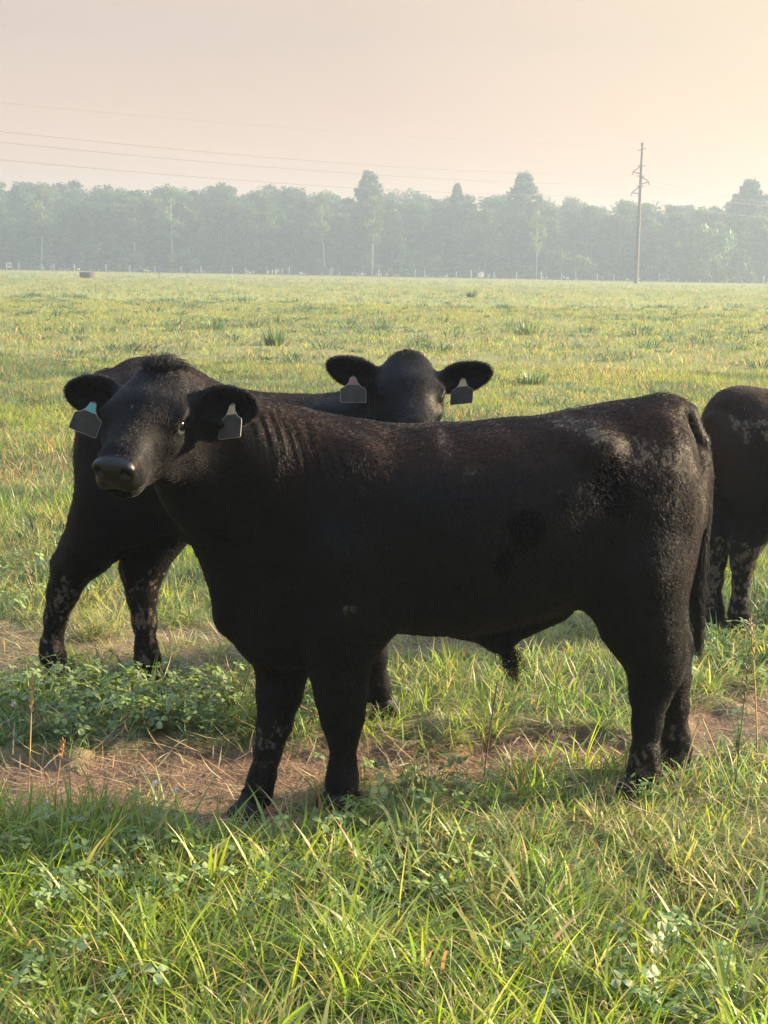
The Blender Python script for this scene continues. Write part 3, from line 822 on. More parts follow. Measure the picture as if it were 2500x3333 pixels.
# ------------------------------------------------------------------ cattle: one smooth skin grown from a distance field
class Sculpt:
    def __init__(s, lo, hi, h):
        s.lo = np.array(lo, float); s.h = h
        s.n = np.ceil((np.array(hi) - s.lo) / h).astype(int) + 1
        s.F = np.full(s.n, 1.0, np.float32)
        s.ax = [(s.lo[i] + np.arange(s.n[i]) * h).astype(np.float32) for i in range(3)]
        s.M = np.eye(3); s.T = np.zeros(3); s.hs = None; s.sc = 1.0
    def xf(s, M, T, hs=None): s.M = np.array(M, float); s.T = np.array(T, float); s.hs = hs
    def _pt(s, a):
        a = np.array(a, float)
        if s.hs and a[0] > .17: a[0] = .17 + (a[0] - .17) * s.hs      # shorter muzzle of a young animal
        return s.M @ (a * s.sc) + s.T
    def _sl(s, lo, hi):
        a = np.clip(np.floor((np.array(lo) - s.lo) / s.h).astype(int), 0, s.n)
        b = np.clip(np.ceil((np.array(hi) - s.lo) / s.h).astype(int) + 1, 0, s.n)
        return tuple(slice(x, y) for x, y in zip(a, b))
    def _grid(s, sl):
        return (s.ax[0][sl[0]][:, None, None], s.ax[1][sl[1]][None, :, None], s.ax[2][sl[2]][None, None, :])
    def _comb(s, sl, d, k, op):
        f = s.F[sl]
        if op == 'add':
            hh = np.maximum(k - np.abs(f - d), 0) / k
            s.F[sl] = np.minimum(f, d) - hh * hh * k * .25
        else:
            d = -d
            hh = np.maximum(k - np.abs(f - d), 0) / k
            s.F[sl] = np.maximum(f, d) + hh * hh * k * .25
    def seg(s, a, b, ra, rb, k=.03, sq=None, op='add'):
        a = s._pt(a); b = s._pt(b); ra *= s.sc; rb *= s.sc
        q = 1.0
        if sq is not None:
            nrm = s.M @ np.array(sq[0], float); nrm /= np.linalg.norm(nrm); q = sq[1]
        pad = max(ra, rb) * max(1, q) + k
        sl = s._sl(np.minimum(a, b) - pad, np.maximum(a, b) + pad)
        X, Y, Z = s._grid(sl)
        ab = b - a; L2 = ab @ ab + 1e-12
        h = np.clip(((X - a[0]) * ab[0] + (Y - a[1]) * ab[1] + (Z - a[2]) * ab[2]) / L2, 0, 1)
        dx, dy, dz = X - a[0] - ab[0] * h, Y - a[1] - ab[1] * h, Z - a[2] - ab[2] * h
        if sq is not None:
            c = (dx * nrm[0] + dy * nrm[1] + dz * nrm[2]) * (1 / q - 1)
            dx = dx + nrm[0] * c; dy = dy + nrm[1] * c; dz = dz + nrm[2] * c
        d = np.sqrt(dx * dx + dy * dy + dz * dz) - (ra + (rb - ra) * h)
        if sq is not None and q < 1: d = d * (.5 + .5 * q)
        s._comb(sl, d, k, op)
    def chain(s, pts, k=.03, sq=None):
        for p, q in zip(pts[:-1], pts[1:]): s.seg(p[0], q[0], p[1], q[1], k, sq)
    def ell(s, c, r, k=.03, R=None, op='add'):
        c = s._pt(c); r = tuple(v * s.sc for v in r)
        A = s.M @ (np.eye(3) if R is None else np.array(R, float))
        ext = np.sqrt(((A * np.array(r)) ** 2).sum(1)) + k
        sl = s._sl(c - ext, c + ext)
        X, Y, Z = s._grid(sl); X = X - c[0]; Y = Y - c[1]; Z = Z - c[2]
        k0 = 0; k1 = 0
        for i in range(3):
            u = (X * A[0, i] + Y * A[1, i] + Z * A[2, i]) / r[i]
            k0 = k0 + u * u; k1 = k1 + (u / r[i]) ** 2
        k0 = np.sqrt(k0); k1 = np.sqrt(k1) + 1e-6
        s._comb(sl, k0 * (k0 - 1) / k1, k, op)
    def loft(s, T, k=.05):
        """T rows: x, top, bottom, half width, height of widest point (0..1)"""
        T = np.array(T, float)
        xs = s.ax[0].astype(float); x0, x1 = T[0, 0], T[-1, 0]
        xc = np.clip(xs, x0, x1)
        def itp(col):                                            # smooth (Catmull-Rom like) interpolation
            x, y = T[:, 0], T[:, col]; m = np.gradient(y, x)
            i = np.clip(np.searchsorted(x, xc) - 1, 0, len(x) - 2); d = x[i + 1] - x[i]; t = (xc - x[i]) / d
            return (2*t**3-3*t**2+1)*y[i] + (t**3-2*t**2+t)*d*m[i] + (-2*t**3+3*t**2)*y[i+1] + (t**3-t**2)*d*m[i+1]
        top, bot, w, wz = itp(1), itp(2), itp(3), itp(4)
        zc = bot + (top - bot) * wz
        sl = s._sl((x0 - .25, -.5, T[:, 2].min() - .12), (x1 + .25, .5, T[:, 1].max() + .12))
        X, Y, Z = s._grid(sl); q = lambda v: v[sl[0]][:, None, None].astype(np.float32)
        hz = np.where(Z > q(zc), q(top - zc), q(zc - bot)); ww = q(w)
        u = Y / ww; v = (Z - q(zc)) / hz
        p = 2.25
        k0 = (np.abs(u) ** p + np.abs(v) ** p) ** (1 / p); k1 = np.sqrt((u / ww) ** 2 + (v / hz) ** 2) + 1e-5
        rr = np.sqrt(Y * Y + (Z - q(zc)) ** 2) + 1e-5
        d = rr * (1 - 1 / np.maximum(k0, 1e-4))
        d = np.where(k0 < .25, -np.minimum(ww, hz) * .75, d)
        dx = q(np.abs(xs - xc))
        d = np.where(dx > 0, np.sqrt(np.maximum(d + .05, 0) ** 2 + dx ** 2) - .05, d)
        s._comb(sl, d.astype(np.float32), k, 'add')
    def mesh(s, smooth=2):
        F = s.F; h = s.h; n = np.array(F.shape); c = n - 1
        sg = F < 0
        cnt = np.zeros(c, np.int8)
        for i in (0, 1):
            for j in (0, 1):
                for k in (0, 1):
                    cnt += sg[i:c[0] + i, j:c[1] + j, k:c[2] + k]
        act = np.argwhere((cnt > 0) & (cnt < 8))
        idx = np.full(c, -1, np.int32); idx[tuple(act.T)] = np.arange(len(act))
        acc = np.zeros((len(act), 3)); num = np.zeros(len(act))
        cor = [(0, 0, 0), (1, 0, 0), (0, 1, 0), (1, 1, 0), (0, 0, 1), (1, 0, 1), (0, 1, 1), (1, 1, 1)]
        val = [F[tuple((act + np.array(o)).T)].astype(float) for o in cor]
        for a in range(8):
            for b in range(a + 1, 8):
                if sum(abs(cor[a][i] - cor[b][i]) for i in range(3)) != 1: continue
                m = (val[a] < 0) != (val[b] < 0)
                t = val[a] / np.where(m, val[a] - val[b], 1)
                p = np.array(cor[a]) + t[:, None] * (np.array(cor[b]) - np.array(cor[a]))
                acc[m] += p[m]; num[m] += 1
        V = s.lo + (act + acc / num[:, None]) * h
        Q = []
        for ax in range(3):
            u, w = (ax + 1) % 3, (ax + 2) % 3
            sa = [slice(None)] * 3; sb = [slice(None)] * 3; sa[ax] = slice(0, -1); sb[ax] = slice(1, None)
            ch = sg[tuple(sa)] != sg[tuple(sb)]
            e = np.argwhere(ch); e = e[(e[:, u] > 0) & (e[:, w] > 0) & (e[:, u] < c[u]) & (e[:, w] < c[w])]
            ins = sg[tuple(e.T)]
            def cell(du, dw):
                q = e.copy(); q[:, u] -= du; q[:, w] -= dw; return idx[tuple(q.T)]
            q = np.stack([cell(1, 1), cell(0, 1), cell(0, 0), cell(1, 0)], 1)
            q[~ins] = q[~ins][:, ::-1]
            Q.append(q)
        Q = np.concatenate(Q)
        E_ = np.concatenate([Q[:, [0, 1]], Q[:, [1, 2]], Q[:, [2, 3]], Q[:, [3, 0]]])
        deg = np.bincount(E_.ravel(), minlength=len(V)).astype(float)
        for it in range(smooth * 2):
            lam = .5 if it % 2 == 0 else -.52
            a = np.stack([np.bincount(E_[:, 0], V[E_[:, 1], i], len(V)) + np.bincount(E_[:, 1], V[E_[:, 0], i], len(V)) for i in range(3)], 1)
            V = V + lam * (a / np.maximum(deg, 1)[:, None] - V)
        return V, Q

def vnormals(V, Q):
    n = np.cross(V[Q[:, 2]] - V[Q[:, 0]], V[Q[:, 3]] - V[Q[:, 1]])
    N = np.stack([np.bincount(Q.ravel(), np.repeat(n[:, i], 4), len(V)) for i in range(3)], 1)
    return N / (np.linalg.norm(N, axis=1)[:, None] + 1e-12)

def head_frame(phi, th, roll):
    """columns: along the face to the muzzle, the animal's left, out of the forehead; phi from -X towards -Y"""
    h = np.array([-math.cos(phi), -math.sin(phi), 0]); z = np.array([0, 0, 1.])
    L = h * math.cos(th) - z * math.sin(th); N = h * math.sin(th) + z * math.cos(th); Sd = np.cross(N, L)
    return np.stack([L, Sd * math.cos(roll) - N * math.sin(roll), N * math.cos(roll) + Sd * math.sin(roll)], 1)

def axes(d, up):
    d = np.array(d, float); d /= np.linalg.norm(d); u = np.array(up, float); u -= d * (u @ d); u /= np.linalg.norm(u)
    return np.stack([d, u, np.cross(d, u)], 1)

EARS = {}
MUZ = .84; HSC = .93
def sculpt_head(s, M, T, th, ears):
    s.xf(M, T, MUZ); s.sc = HSC
    s.ell((.075, 0, -.095), (.12, .116, .10), .03)
    s.ell((.005, 0, -.035), (.05, .075, .05), .05)                       # poll
    s.ell((.125, 0, -.066), (.115, .120, .068), .04)                       # forehead
    for y in (-1, 1):
        s.ell((.158, y * .097, -.054), (.048, .030, .026), .03)           # brow over the eye
        s.ell((.205, y * .094, -.096), (.040, .024, .020), .025)         # lower lid and cheek bone
        s.ell((.17, y * .066, -.165), (.095, .044, .085), .045)          # cheek
    s.seg((.17, 0, -.075), (.37, 0, -.060), .078, .052, .05, sq=((0, 1, 0), 1.0))
    s.seg((.13, 0, -.20), (.375, 0, -.138), .058, .034, .04, sq=((0, 1, 0), 1.15))
    s.seg((.25, 0, -.12), (.36, 0, -.10), .072, .058, .05)
    s.ell((.408, 0, -.078), (.055, .059, .055), .035)                    # muzzle
    s.ell((.446, 0, -.058), (.024, .048, .036), .02)                    # nose pad
    for y in (-1, 1):
        s.ell((.420, y * .036, -.108), (.040, .032, .030), .02)          # upper lip
        s.ell((.452, y * .040, -.050), (.020, .020, .022), .016)         # nostril wing
    s.ell((.405, 0, -.147), (.038, .042, .024), .02)                     # chin
    for y in (-1, 1):
        s.ell((.470, y * .038, -.054), (.018, .010, .013), .008, R=axes((1, y * .5, .15), (0, 1, 0)), op='sub')
        s.ell((.474, y * .049, -.060), (.014, .012, .006), .006, op='sub')
        s.ell((.172, y * .127, -.058), (.027, .022, .019), .010, op='sub')   # eye opening
        s.ell((.385, y * .070, -.128), (.062, .030, .0035), .008, R=axes((1, 0, .12), (0, 1, 0)), op='sub')  # mouth line
        s.seg((.148, y * .114, -.043), (.172, y * .116, -.036), .0075, .0085, .008)
        s.seg((.172, y * .116, -.036), (.199, y * .108, -.047), .0085, .007, .008)
        s.seg((.154, y * .122, -.078), (.192, y * .116, -.078), .005, .005, .008)
    s.ell((.445, 0, -.126), (.03, .05, .0035), .008, op='sub')
    for y, (ax, wd, ln, wdt) in zip((1, -1), ears):
        A = axes(ax, wd); base = np.array((.055, y * .095, -.085))
        if np.linalg.det(A) < 0: A[:, 2] *= -1
        n = A[:, 2] if A[0, 2] > 0 else -A[:, 2]                          # the open side looks forward
        d = A[:, 0]; u = A[:, 1]
        s.seg(base - d * .02, base + d * .05, .038, .032, .03)
        c = base + d * (ln * .58)
        s.ell(base + d * (ln * .50), (ln * .42, wdt, .028), .022, R=A)
        s.ell(base + d * (ln * .80), (ln * .27, wdt * .62, .022), .03, R=A)
        s.ell(c + d * .002 + n * .027, (ln * .40, wdt * .76, .036), .012, R=A, op='sub')
        s.ell(base + d * (ln * .80) + n * .022, (ln * .20, wdt * .44, .024), .012, R=A, op='sub')
        EARS[y] = (M @ (base * HSC) + T, M @ d, M @ u, M @ n)
    s.xf(np.eye(3), np.zeros(3)); s.sc = 1.0

def make_hoof():
    s = Sculpt((-.08, -.06, -.03), (.11, .06, .09), .004)
    for y in (-1, 1):
        s.seg((.0, y * .021, .035), (.045, y * .018, .012), .024, .017, .008, sq=((0, 0, 1), 1.2))
        s.ell((.012, y * .022, .018), (.050, .021, .030), .012)
        s.ell((-.052, y * .02, .052), (.014, .011, .016), .008)          # dew claws
    s.seg((0, 0, .055), (-.012, 0, .085), .030, .034, .02)
    V, Q = s.mesh(2)
    V[:, 2] = np.maximum(V[:, 2], -.004)
    return V, Q
HOOF = make_hoof()
hoof_mat = plain('dark hoof horn', (.008, .0075, .007), .7, .4, 40, spec=.25)

def coat_material():
    g = NT('black cattle coat')
    oc = g.obj()
    at = lambda n: g.n('ShaderNodeAttribute', attribute_name=n).outputs['Fac']
    mud, brown, lick, nose = at('mud'), at('brown'), at('lick'), at('nose')
    st = g.n('ShaderNodeMapping', {'Vector': oc, 'Scale': (1.0, 1.0, .28)}).outputs[0]
    f1 = g.noise(120, 4, st, .65); f2 = g.noise(18, 4, oc, .6); f3 = g.noise(420, 2, st)
    c = g.mixc(f1, (.0014, .0012, .0012), (.0045, .0036, .0033))
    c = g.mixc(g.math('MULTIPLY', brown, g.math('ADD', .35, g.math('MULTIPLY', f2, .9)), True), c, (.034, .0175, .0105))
    c = g.mixc(g.math('MULTIPLY', g.math('MULTIPLY', mud, .8), g.ramp(f2, .3, .6), True), c, (.022, .018, .0135))     # dust rubbed into the hair
    c = g.mixc(lick, c, (.0016, .0013, .0013))
    # crusted mud: cracked flakes
    ocs = g.n('ShaderNodeMapping', {'Vector': oc, 'Rotation': (0, .6, 0), 'Scale': (1.0, 1.0, .6)}).outputs[0]
    vo = g.n('ShaderNodeTexVoronoi', {'Vector': g.n('ShaderNodeVectorMath', {0: ocs, 1: g.n('ShaderNodeVectorMath', {0: g.n('ShaderNodeTexNoise', {'Vector': oc, 'Scale': 25.0}).outputs['Color'], 'Scale': .03}, operation='SCALE').outputs[0]}, operation='ADD').outputs[0], 'Scale': 66.0}, feature='DISTANCE_TO_EDGE').outputs[0]
    vc = g.n('ShaderNodeTexVoronoi', {'Vector': ocs, 'Scale': 66.0}).outputs['Color']
    vp = g.n('ShaderNodeTexVoronoi', {'Vector': oc, 'Scale': 170.0}, feature='DISTANCE_TO_EDGE').outputs[0]
    crack = g.ramp(vo, .015, .07)
    amount = g.math('ADD', mud, g.math('MULTIPLY', g.math('SUBTRACT', f2, .5), 1.5))
    amount = g.math('ADD', amount, g.math('MULTIPLY', g.math('SUBTRACT', g.n('ShaderNodeSeparateColor', {0: vc}).outputs[0], .5), .55))
    gate = g.math('MULTIPLY', g.ramp(amount, .50, .62), g.math('MULTIPLY', g.ramp(mud, .02, .12), crack))
    mc = g.mixc(f3, (.060, .051, .039), (.135, .116, .090))
    c = g.mixc(gate, c, mc)
    c = g.mixc(nose, c, g.mixc(g.ramp(vp, .02, .12), (.002, .002, .002), (.0055, .0052, .0055)))
    rough = g.math('ADD', .50, g.math('MULTIPLY', gate, .4))
    rough = g.math('SUBTRACT', rough, g.math('MULTIPLY', nose, .16))
    rough = g.math('ADD', rough, g.math('MULTIPLY', lick, .35), True)
    hgt = g.math('ADD', g.math('MULTIPLY', f1, .35), g.math('ADD', g.math('MULTIPLY', f2, .3), g.math('MULTIPLY', gate, .5)))
    hgt = g.math('ADD', hgt, g.math('MULTIPLY', f3, .2))
    hgt = g.math('ADD', hgt, g.math('MULTIPLY', g.math('MULTIPLY', g.ramp(vp, .0, .2), nose), .25))
    spec = g.math('SUBTRACT', g.math('ADD', .055, g.math('MULTIPLY', nose, .25)), g.math('MULTIPLY', lick, .12), True)
    p = g.pbsdf(col=c, rough=rough, normal=g.bump(hgt, .28, .006), spec=spec)
    g.surf(p)
    return g.m
coat_mat = coat_material()
eye_mat = plain('dark brown eye', (.0022, .0016, .0014), .10, .3, 20, spec=.45)
tag_mat = plain('grimy dark ear tag', (.034, .031, .026), .7, .6, 38, spec=.2)
tag_teal = plain('teal plastic tag neck', (.07, .25, .24), .5, .3, 50)
tag_tan = plain('yellowish plastic tag neck', (.30, .25, .13), .5, .4, 50)
tag_red = plain('reddish plastic tag neck', (.16, .07, .06), .5, .4, 50)
tag_edge = plain('worn pale tag edge', (.26, .245, .21), .5, .2, 50)

def hair_mat(name, col, rough=.5):
    g = NT(name)
    r = g.n('ShaderNodeHairInfo').outputs['Random']
    c = g.mixc(r, tuple(v * .5 for v in col), tuple(v * 1.5 for v in col))
    g.surf(g.pbsdf(col=c, rough=rough, spec=.24))
    return g.m
fur_black = hair_mat('short black fur', (.0030, .0024, .0023), .36)
fur_brown = hair_mat('bleached and sunlit brown fur', (.024, .0125, .0078), .5)  # bleached topline hair; on the rump its brown paints in sunlight
fur_dark = hair_mat('long dark hair', (.008, .0062, .0055), .6)

def strands(name, P, R, mats, parent, mi=None):
    """P (n, k, 3) hair strands, R (k,) radii -> hair curves"""
    n, k, _ = P.shape
    cu = bpy.data.hair_curves.new(name)
    cu.add_curves([k] * n)
    cu.attributes['position'].data.foreach_set('vector', np.ascontiguousarray(P, np.float32).ravel())
    ra = cu.attributes.get('radius') or cu.attributes.new('radius', 'FLOAT', 'POINT')
    ra.data.foreach_set('value', np.tile(np.asarray(R, np.float32), n))
    cu.materials.append(mats)
    o = bpy.data.objects.new(name, cu); COL.link(o); o.parent = parent
    return o

def grow_fur(name, V, Q, N, sel_w, count, length, flow, lift, mat, parent, seed=3, rad0=.00055):
    r = np.random.RandomState(seed)
    x, y, z = V.T                                                # hair lies in locks, not all one way
    flow = flow + .9 * np.stack([fbm(x * 24 + y * 9, z * 15, 1) - .5, fbm(y * 24, z * 15 + x * 9, 3) - .5, fbm(x * 20 + 31, z * 17 + y * 11, 5) - .5], 1) + .8 * np.stack([fbm(x * 7, z * 7 + y * 3, 2) - .5, np.zeros(len(x)), fbm(x * 6 + 11, z * 6, 4) - .5], 1)
    A = np.linalg.norm(np.cross(V[Q[:, 2]] - V[Q[:, 0]], V[Q[:, 3]] - V[Q[:, 1]]), axis=1) * .5
    w = A * sel_w[Q].mean(1); w = np.cumsum(w); w /= w[-1]
    f = np.searchsorted(w, r.rand(count))
    a, b = r.rand(count, 1), r.rand(count, 1)
    q = Q[f]
    mixv = lambda X: (X[q[:, 0]] * (1 - a) + X[q[:, 1]] * a) * (1 - b) + (X[q[:, 3]] * (1 - a) + X[q[:, 2]] * a) * b
    p = mixv(V); n = mixv(N); fl = mixv(flow) + r.normal(size=(count, 3)) * .28
    t = fl - n * (fl * n).sum(1)[:, None]; t /= np.linalg.norm(t, axis=1)[:, None] + 1e-9
    lf = lift * (.5 + r.rand(count, 1))
    L = length * (.5 + .8 * r.rand(count, 1))
    P = np.stack([p - n * .001, p + (n * lf + t * .55) * L * .5, p + (n * lf * .55 + t * .95) * L], 1)
    return strands(name, P, [rad0, rad0 * .8, rad0 * .15], mat, parent)

def ear_tag(parent, pin, right, down, normal, w, hgt, neck, neck_mat, tilt=0.0):
    """flat plastic tag hanging from a pin; outline with a narrow neck and shoulders"""
    rt = np.array(right, float); dn = np.array(down, float)
    c, s_ = math.cos(tilt), math.sin(tilt)
    rt, dn = rt * c + dn * s_, dn * c - rt * s_
    nn = np.array(normal, float)
    body = [(-.5, .36), (-.46, .30), (-.30, .20), (-.17, .02), (-.12, -.25), (-.10, -.40), (.10, -.40), (.12, -.25), (.17, .02), (.30, .20), (.46, .30), (.5, .36), (.5, .96), (.46, 1.0), (-.46, 1.0), (-.5, .96)]
    out = []
    for u, v in body:
        y = v * hgt if v > .0 else v * neck
        out.append((u * w if v > .15 else u * w * 1.0, y + neck * .4))
    out = np.array(out)
    def plate(poly, th, off, grow=0):
        ctr = poly.mean(0); q = poly + np.sign(poly - ctr) * grow
        P = np.array([pin + rt * a + dn * b for a, b in q])
        n = len(P)
        V = np.concatenate([P + nn * (th / 2 + off), P - nn * (th / 2 - off)])
        Fc = [tuple(range(n)), tuple(range(2 * n - 1, n - 1, -1))]
        return V, Fc, n
    def build(name, poly, th, off, mat, par, grow=0):
        V, Fc, n = plate(poly, th, off, grow)
        me = bpy.data.meshes.new(name)
        me.from_pydata([tuple(v) for v in V], [], Fc + [(i, (i + 1) % n, n + (i + 1) % n, n + i) for i in range(n)])
        me.materials.append(mat); o = bpy.data.objects.new(name, me); COL.link(o); o.parent = par
        return o
    main = build('ear_tag', out, .0024, 0, tag_mat, parent)
    build('rim', out, .0016, 0, tag_edge, main, .0011)
    nk = out[[2, 3, 4, 5, 6, 7, 8, 9]].copy()
    nk[0] = out[2] * .5 + out[3] * .5; nk[-1] = out[8] * .5 + out[9] * .5
    build('neck', nk, .0034, 0, neck_mat, main)
    v, f = tube([pin + nn * .001, pin + nn * .006, pin + nn * .0075], [.0075, .0075, .002], 12)
    mesh_np('stud', v, f, tag_edge, main)
    return main

def rz(a):
    c, s = math.cos(a), math.sin(a)
    return np.array([[c, -s, 0], [s, c, 0], [0, 0, 1.]])

def seg_d(x, z, pts):
    d = np.full(len(x), 9.0)
    for (a, b), (c, e) in zip(pts[:-1], pts[1:]):
        ux, uz = c - a, e - b
        t = np.clip(((x - a) * ux + (z - b) * uz) / (ux * ux + uz * uz + 1e-9), 0, 1)
        d = np.minimum(d, np.hypot(x - a - ux * t, z - b - uz * t))
    return d

def cattle(name, label, C0, psi, h, torso, extra, legs, neck, tail, head, mud_f, licks, fur, tags=None, switch=None, group=None, tuft=(500, .012), muz=.84):
    global MUZ
    MUZ = muz
    root = tag(empty(name, C0, psi), label, 'cattle', group)
    s = Sculpt((-1.05, -.62, -.10), (1.42, .78, 1.46), h)
    s.loft(torso)
    extra(s)
    legs = [[(c[0], c[1] * (.84 if i in (5, 6) else .93 if i > 6 else 1.0), *c[2:]) for i, c in enumerate(ch)] for ch in legs]
    for chain in legs:
        s.chain(chain[:3], .07); s.chain(chain[2:], .03)
    for ch, k, q in neck: s.chain(ch, k, q)
    R_ = rz(-psi)
    (phi, th, roll), poll, ears = head
    M = R_ @ head_frame(phi, th, roll)
    T = R_ @ (np.array(poll) - np.array(C0))
    hd = Sculpt(s.lo, s.lo + (s.n - 1) * h, h)
    sculpt_head(hd, M, T, th, ears)
    EA = dict(EARS)
    hh = np.maximum(.055 - np.abs(s.F - hd.F), 0) / .055
    s.F = np.minimum(s.F, hd.F) - hh * hh * .055 * .25
    # only the neck end may swell into the head: keep the face crisp
    if tail: s.chain(tail[:3], .014); s.chain(tail[2:], .006)
    V, Q = s.mesh(2)
    N = vnormals(V, Q)
    hl = (V - T) @ M / HSC                                            # head coordinates
    hl[:, 0] = np.where(hl[:, 0] > .17, .17 + (hl[:, 0] - .17) / MUZ, hl[:, 0])
    hm = 1 - smooth01(.0, .10, -(hl[:, 0] - .02))               # 1 on the head
    hm = hm * (np.linalg.norm(hl - np.array([.2, 0, -.09]), axis=1) < .42)
    nw = np.linalg.norm(hl - np.array([.02, 0, -.09]), axis=1)
    # folds of the neck skin
    x, y, z = V.T
    u = x + .45 * y - .10 * (z - .9)
    fold = smooth01(.34, .58, x) * (1 - smooth01(-.10, .02, hl[:, 0] - .03)) * smooth01(.55, .8, z) * (1 - smooth01(.6, .95, np.abs(N[:, 2])))
    ph = u * 2 * np.pi / .021 + (fbm(z * 6, u * 4, 2) - .5) * 5
    big = u * 2 * np.pi / .040 + (fbm(z * 4, u * 9, 4) - .5) * 11
    V = V + N * (fold * (.0014 * np.sin(ph) + .0028 * np.sin(big)))[:, None]
    # soft unevenness of hide and muscle
    V = V + N * ((fbm(x * 9 + y * 4, z * 9 + y * 5, 1) - .5) * .010 * (1 - hm) + (fbm(x * 30 + y * 20, z * 30 - y * 17, 3) - .5) * .0012)[:, None]
    # forehead wrinkles above the nose
    wr = np.exp(-(((hl[:, 0] - .235) / .035) ** 2 + (hl[:, 1] / .06) ** 2)) * (hl[:, 2] > -.08)
    V = V + N * (wr * .0012 * np.sin((hl[:, 0] * 1.0 + np.abs(hl[:, 1]) * .7) * 2 * np.pi / .016))[:, None]
    N = vnormals(V, Q)
    nose = smooth01(.425, .448, hl[:, 0] + .25 * np.maximum(0, -.075 - hl[:, 2]) * -1) * (hl[:, 2] > -.125) * (np.abs(hl[:, 1]) < .075)
    x, y, z = V.T
    mud = mud_f(x, y, z, N, hl)
    brown = np.clip(smooth01(.25, .9, N[:, 2]) * smooth01(.95, 1.15, z) * .9 * (1 - hm) + smooth01(.50, .66, -x) * smooth01(.5, .7, z) * .7 + .35 * smooth01(.9, 1.15, z) * (1 - hm), 0, 1)  # bleached topline, plus a rump end browned to paint low sun on it
    lick = np.zeros(len(V))
    if tail:
        td = np.full(len(V), 9.0)
        for a, b in zip(tail[1:-1], tail[2:]):
            p0, p1 = np.array(a[0]), np.array(b[0]); ab = p1 - p0
            t_ = np.clip(((V - p0) @ ab) / (ab @ ab), 0, 1)
            td = np.minimum(td, np.linalg.norm(V - p0 - t_[:, None] * ab, axis=1) - (a[1] * (1 - t_) + b[1] * t_))
        tm = 1 - smooth01(.004, .016, td)
        mud = mud * (1 - .85 * tm * (z < 1.13)); brown = brown * (1 - .8 * tm)  # tail loses mud and brown, painting it shaded against the lit rump
    for (cx, cz, rx, rz_) in licks:
        wob = (fbm(x * 11, z * 11, 5) - .5) * 1.2
        lick = np.maximum(lick, 1 - smooth01(.85, 1.05, np.sqrt(((x - cx) / rx) ** 2 + ((z - cz) / rz_) ** 2) + wob))
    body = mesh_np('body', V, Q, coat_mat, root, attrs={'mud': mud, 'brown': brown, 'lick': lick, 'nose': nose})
    # hooves
    for chain in legs:
        p, q = np.array(chain[-1][0]), np.array(chain[-2][0])
        o = mesh_np('hoof', HOOF[0] * np.array([1, 1, 1.0]), HOOF[1], hoof_mat, root)
        o.location = (p[0], p[1], p[2] - .035)
        o.rotation_euler = (0, 0, chain[-1][2] if len(chain[-1]) > 2 else 0)
    # eyes
    import bmesh
    for yy in (-1, 1):
        bm = bmesh.new(); bmesh.ops.create_uvsphere(bm, u_segments=20, v_segments=14, radius=.0185)
        me = bpy.data.meshes.new('eye'); bm.to_mesh(me); bm.free()
        me.polygons.foreach_set('use_smooth', [True] * len(me.polygons)); me.materials.append(eye_mat)
        o = bpy.data.objects.new('eye', me); COL.link(o); o.parent = root
        o.location = M @ np.array((.172, yy * .1035, -.062)) * HSC + T
    # ear tags
    for tg in (tags or []):
        base, d, uu, n = EA[tg['side']]
        pin = base + d * tg['out'] + uu * tg.get('up', 0) + n * tg.get('fwd', .012)
        ear_tag(root, pin, R_ @ np.array(tg['right']), R_ @ np.array(tg['down']), R_ @ np.cross(tg['right'], tg['down']) * -1 * -1, tg['w'], tg['h'], tg['neck'], tg['mat'], tg.get('tilt', 0))
    # fur
    if fur:
        flow = np.tile(np.array([-.45, 0, -.9]), (len(V), 1))
        top = smooth01(.4, .9, N[:, 2])[:, None]
        flow = flow * (1 - top) + np.array([-1., 0, -.1]) * top
        hf_ = np.stack([np.where(hl[:, 0] > .16, 1.0, -1.0) * smooth01(0, .04, np.abs(hl[:, 0] - .16)), hl[:, 1] * 5, np.full(len(V), -.2)], 1) @ M.T
        flow = flow * (1 - hm[:, None]) + hf_ * hm[:, None]
        eyd = np.minimum(np.linalg.norm(hl - np.array([.172, .115, -.062]), axis=1), np.linalg.norm(hl - np.array([.172, -.115, -.062]), axis=1))
        w = smooth01(.022, .030, eyd) * (1 - nose) * (1 - .6 * lick) *  (1 - .75 * np.clip(mud * 1.5, 0, 1)) * (z > .05) * (1 - .3 * hm)
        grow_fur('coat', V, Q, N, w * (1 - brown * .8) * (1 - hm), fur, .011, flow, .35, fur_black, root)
        grow_fur('face_fur', V, Q, N, w * hm, int(fur * .35), .0075, flow, .3, fur_black, root, 11, .0004)
        grow_fur('bleached_sunlit_fur', V, Q, N, w * (brown ** 1.5 + .02), fur // 3, .015, flow, .55, fur_brown, root, 5)
        pol = np.exp(-(((hl[:, 0] + .02) / .045) ** 2 + (hl[:, 1] / .04) ** 2)) * (hl[:, 2] > -.06)
        pol[pol < .12] = 0
        grow_fur('poll_tuft', V, Q, N, pol, tuft[0], tuft[1], flow + np.random.RandomState(2).normal(size=flow.shape) * .8, .9, fur_dark, root, 6, .0006)
        earw = np.zeros(len(V))
        for yy in (-1, 1):
            b, d, uu, n = EA[yy]
            q = V - b; a_ = q @ d
            earw = np.maximum(earw, (a_ > .05) * (a_ < .24) * (np.abs(q @ uu) < .09) * (np.abs(q @ n) < .06))
        grow_fur('ear_hair', V, Q, N, earw, 5000, .011, np.tile((EA[1][1] + EA[-1][1]) * .2, (len(V), 1)) + flow * .3, .6, fur_dark, root, 8, .0005)
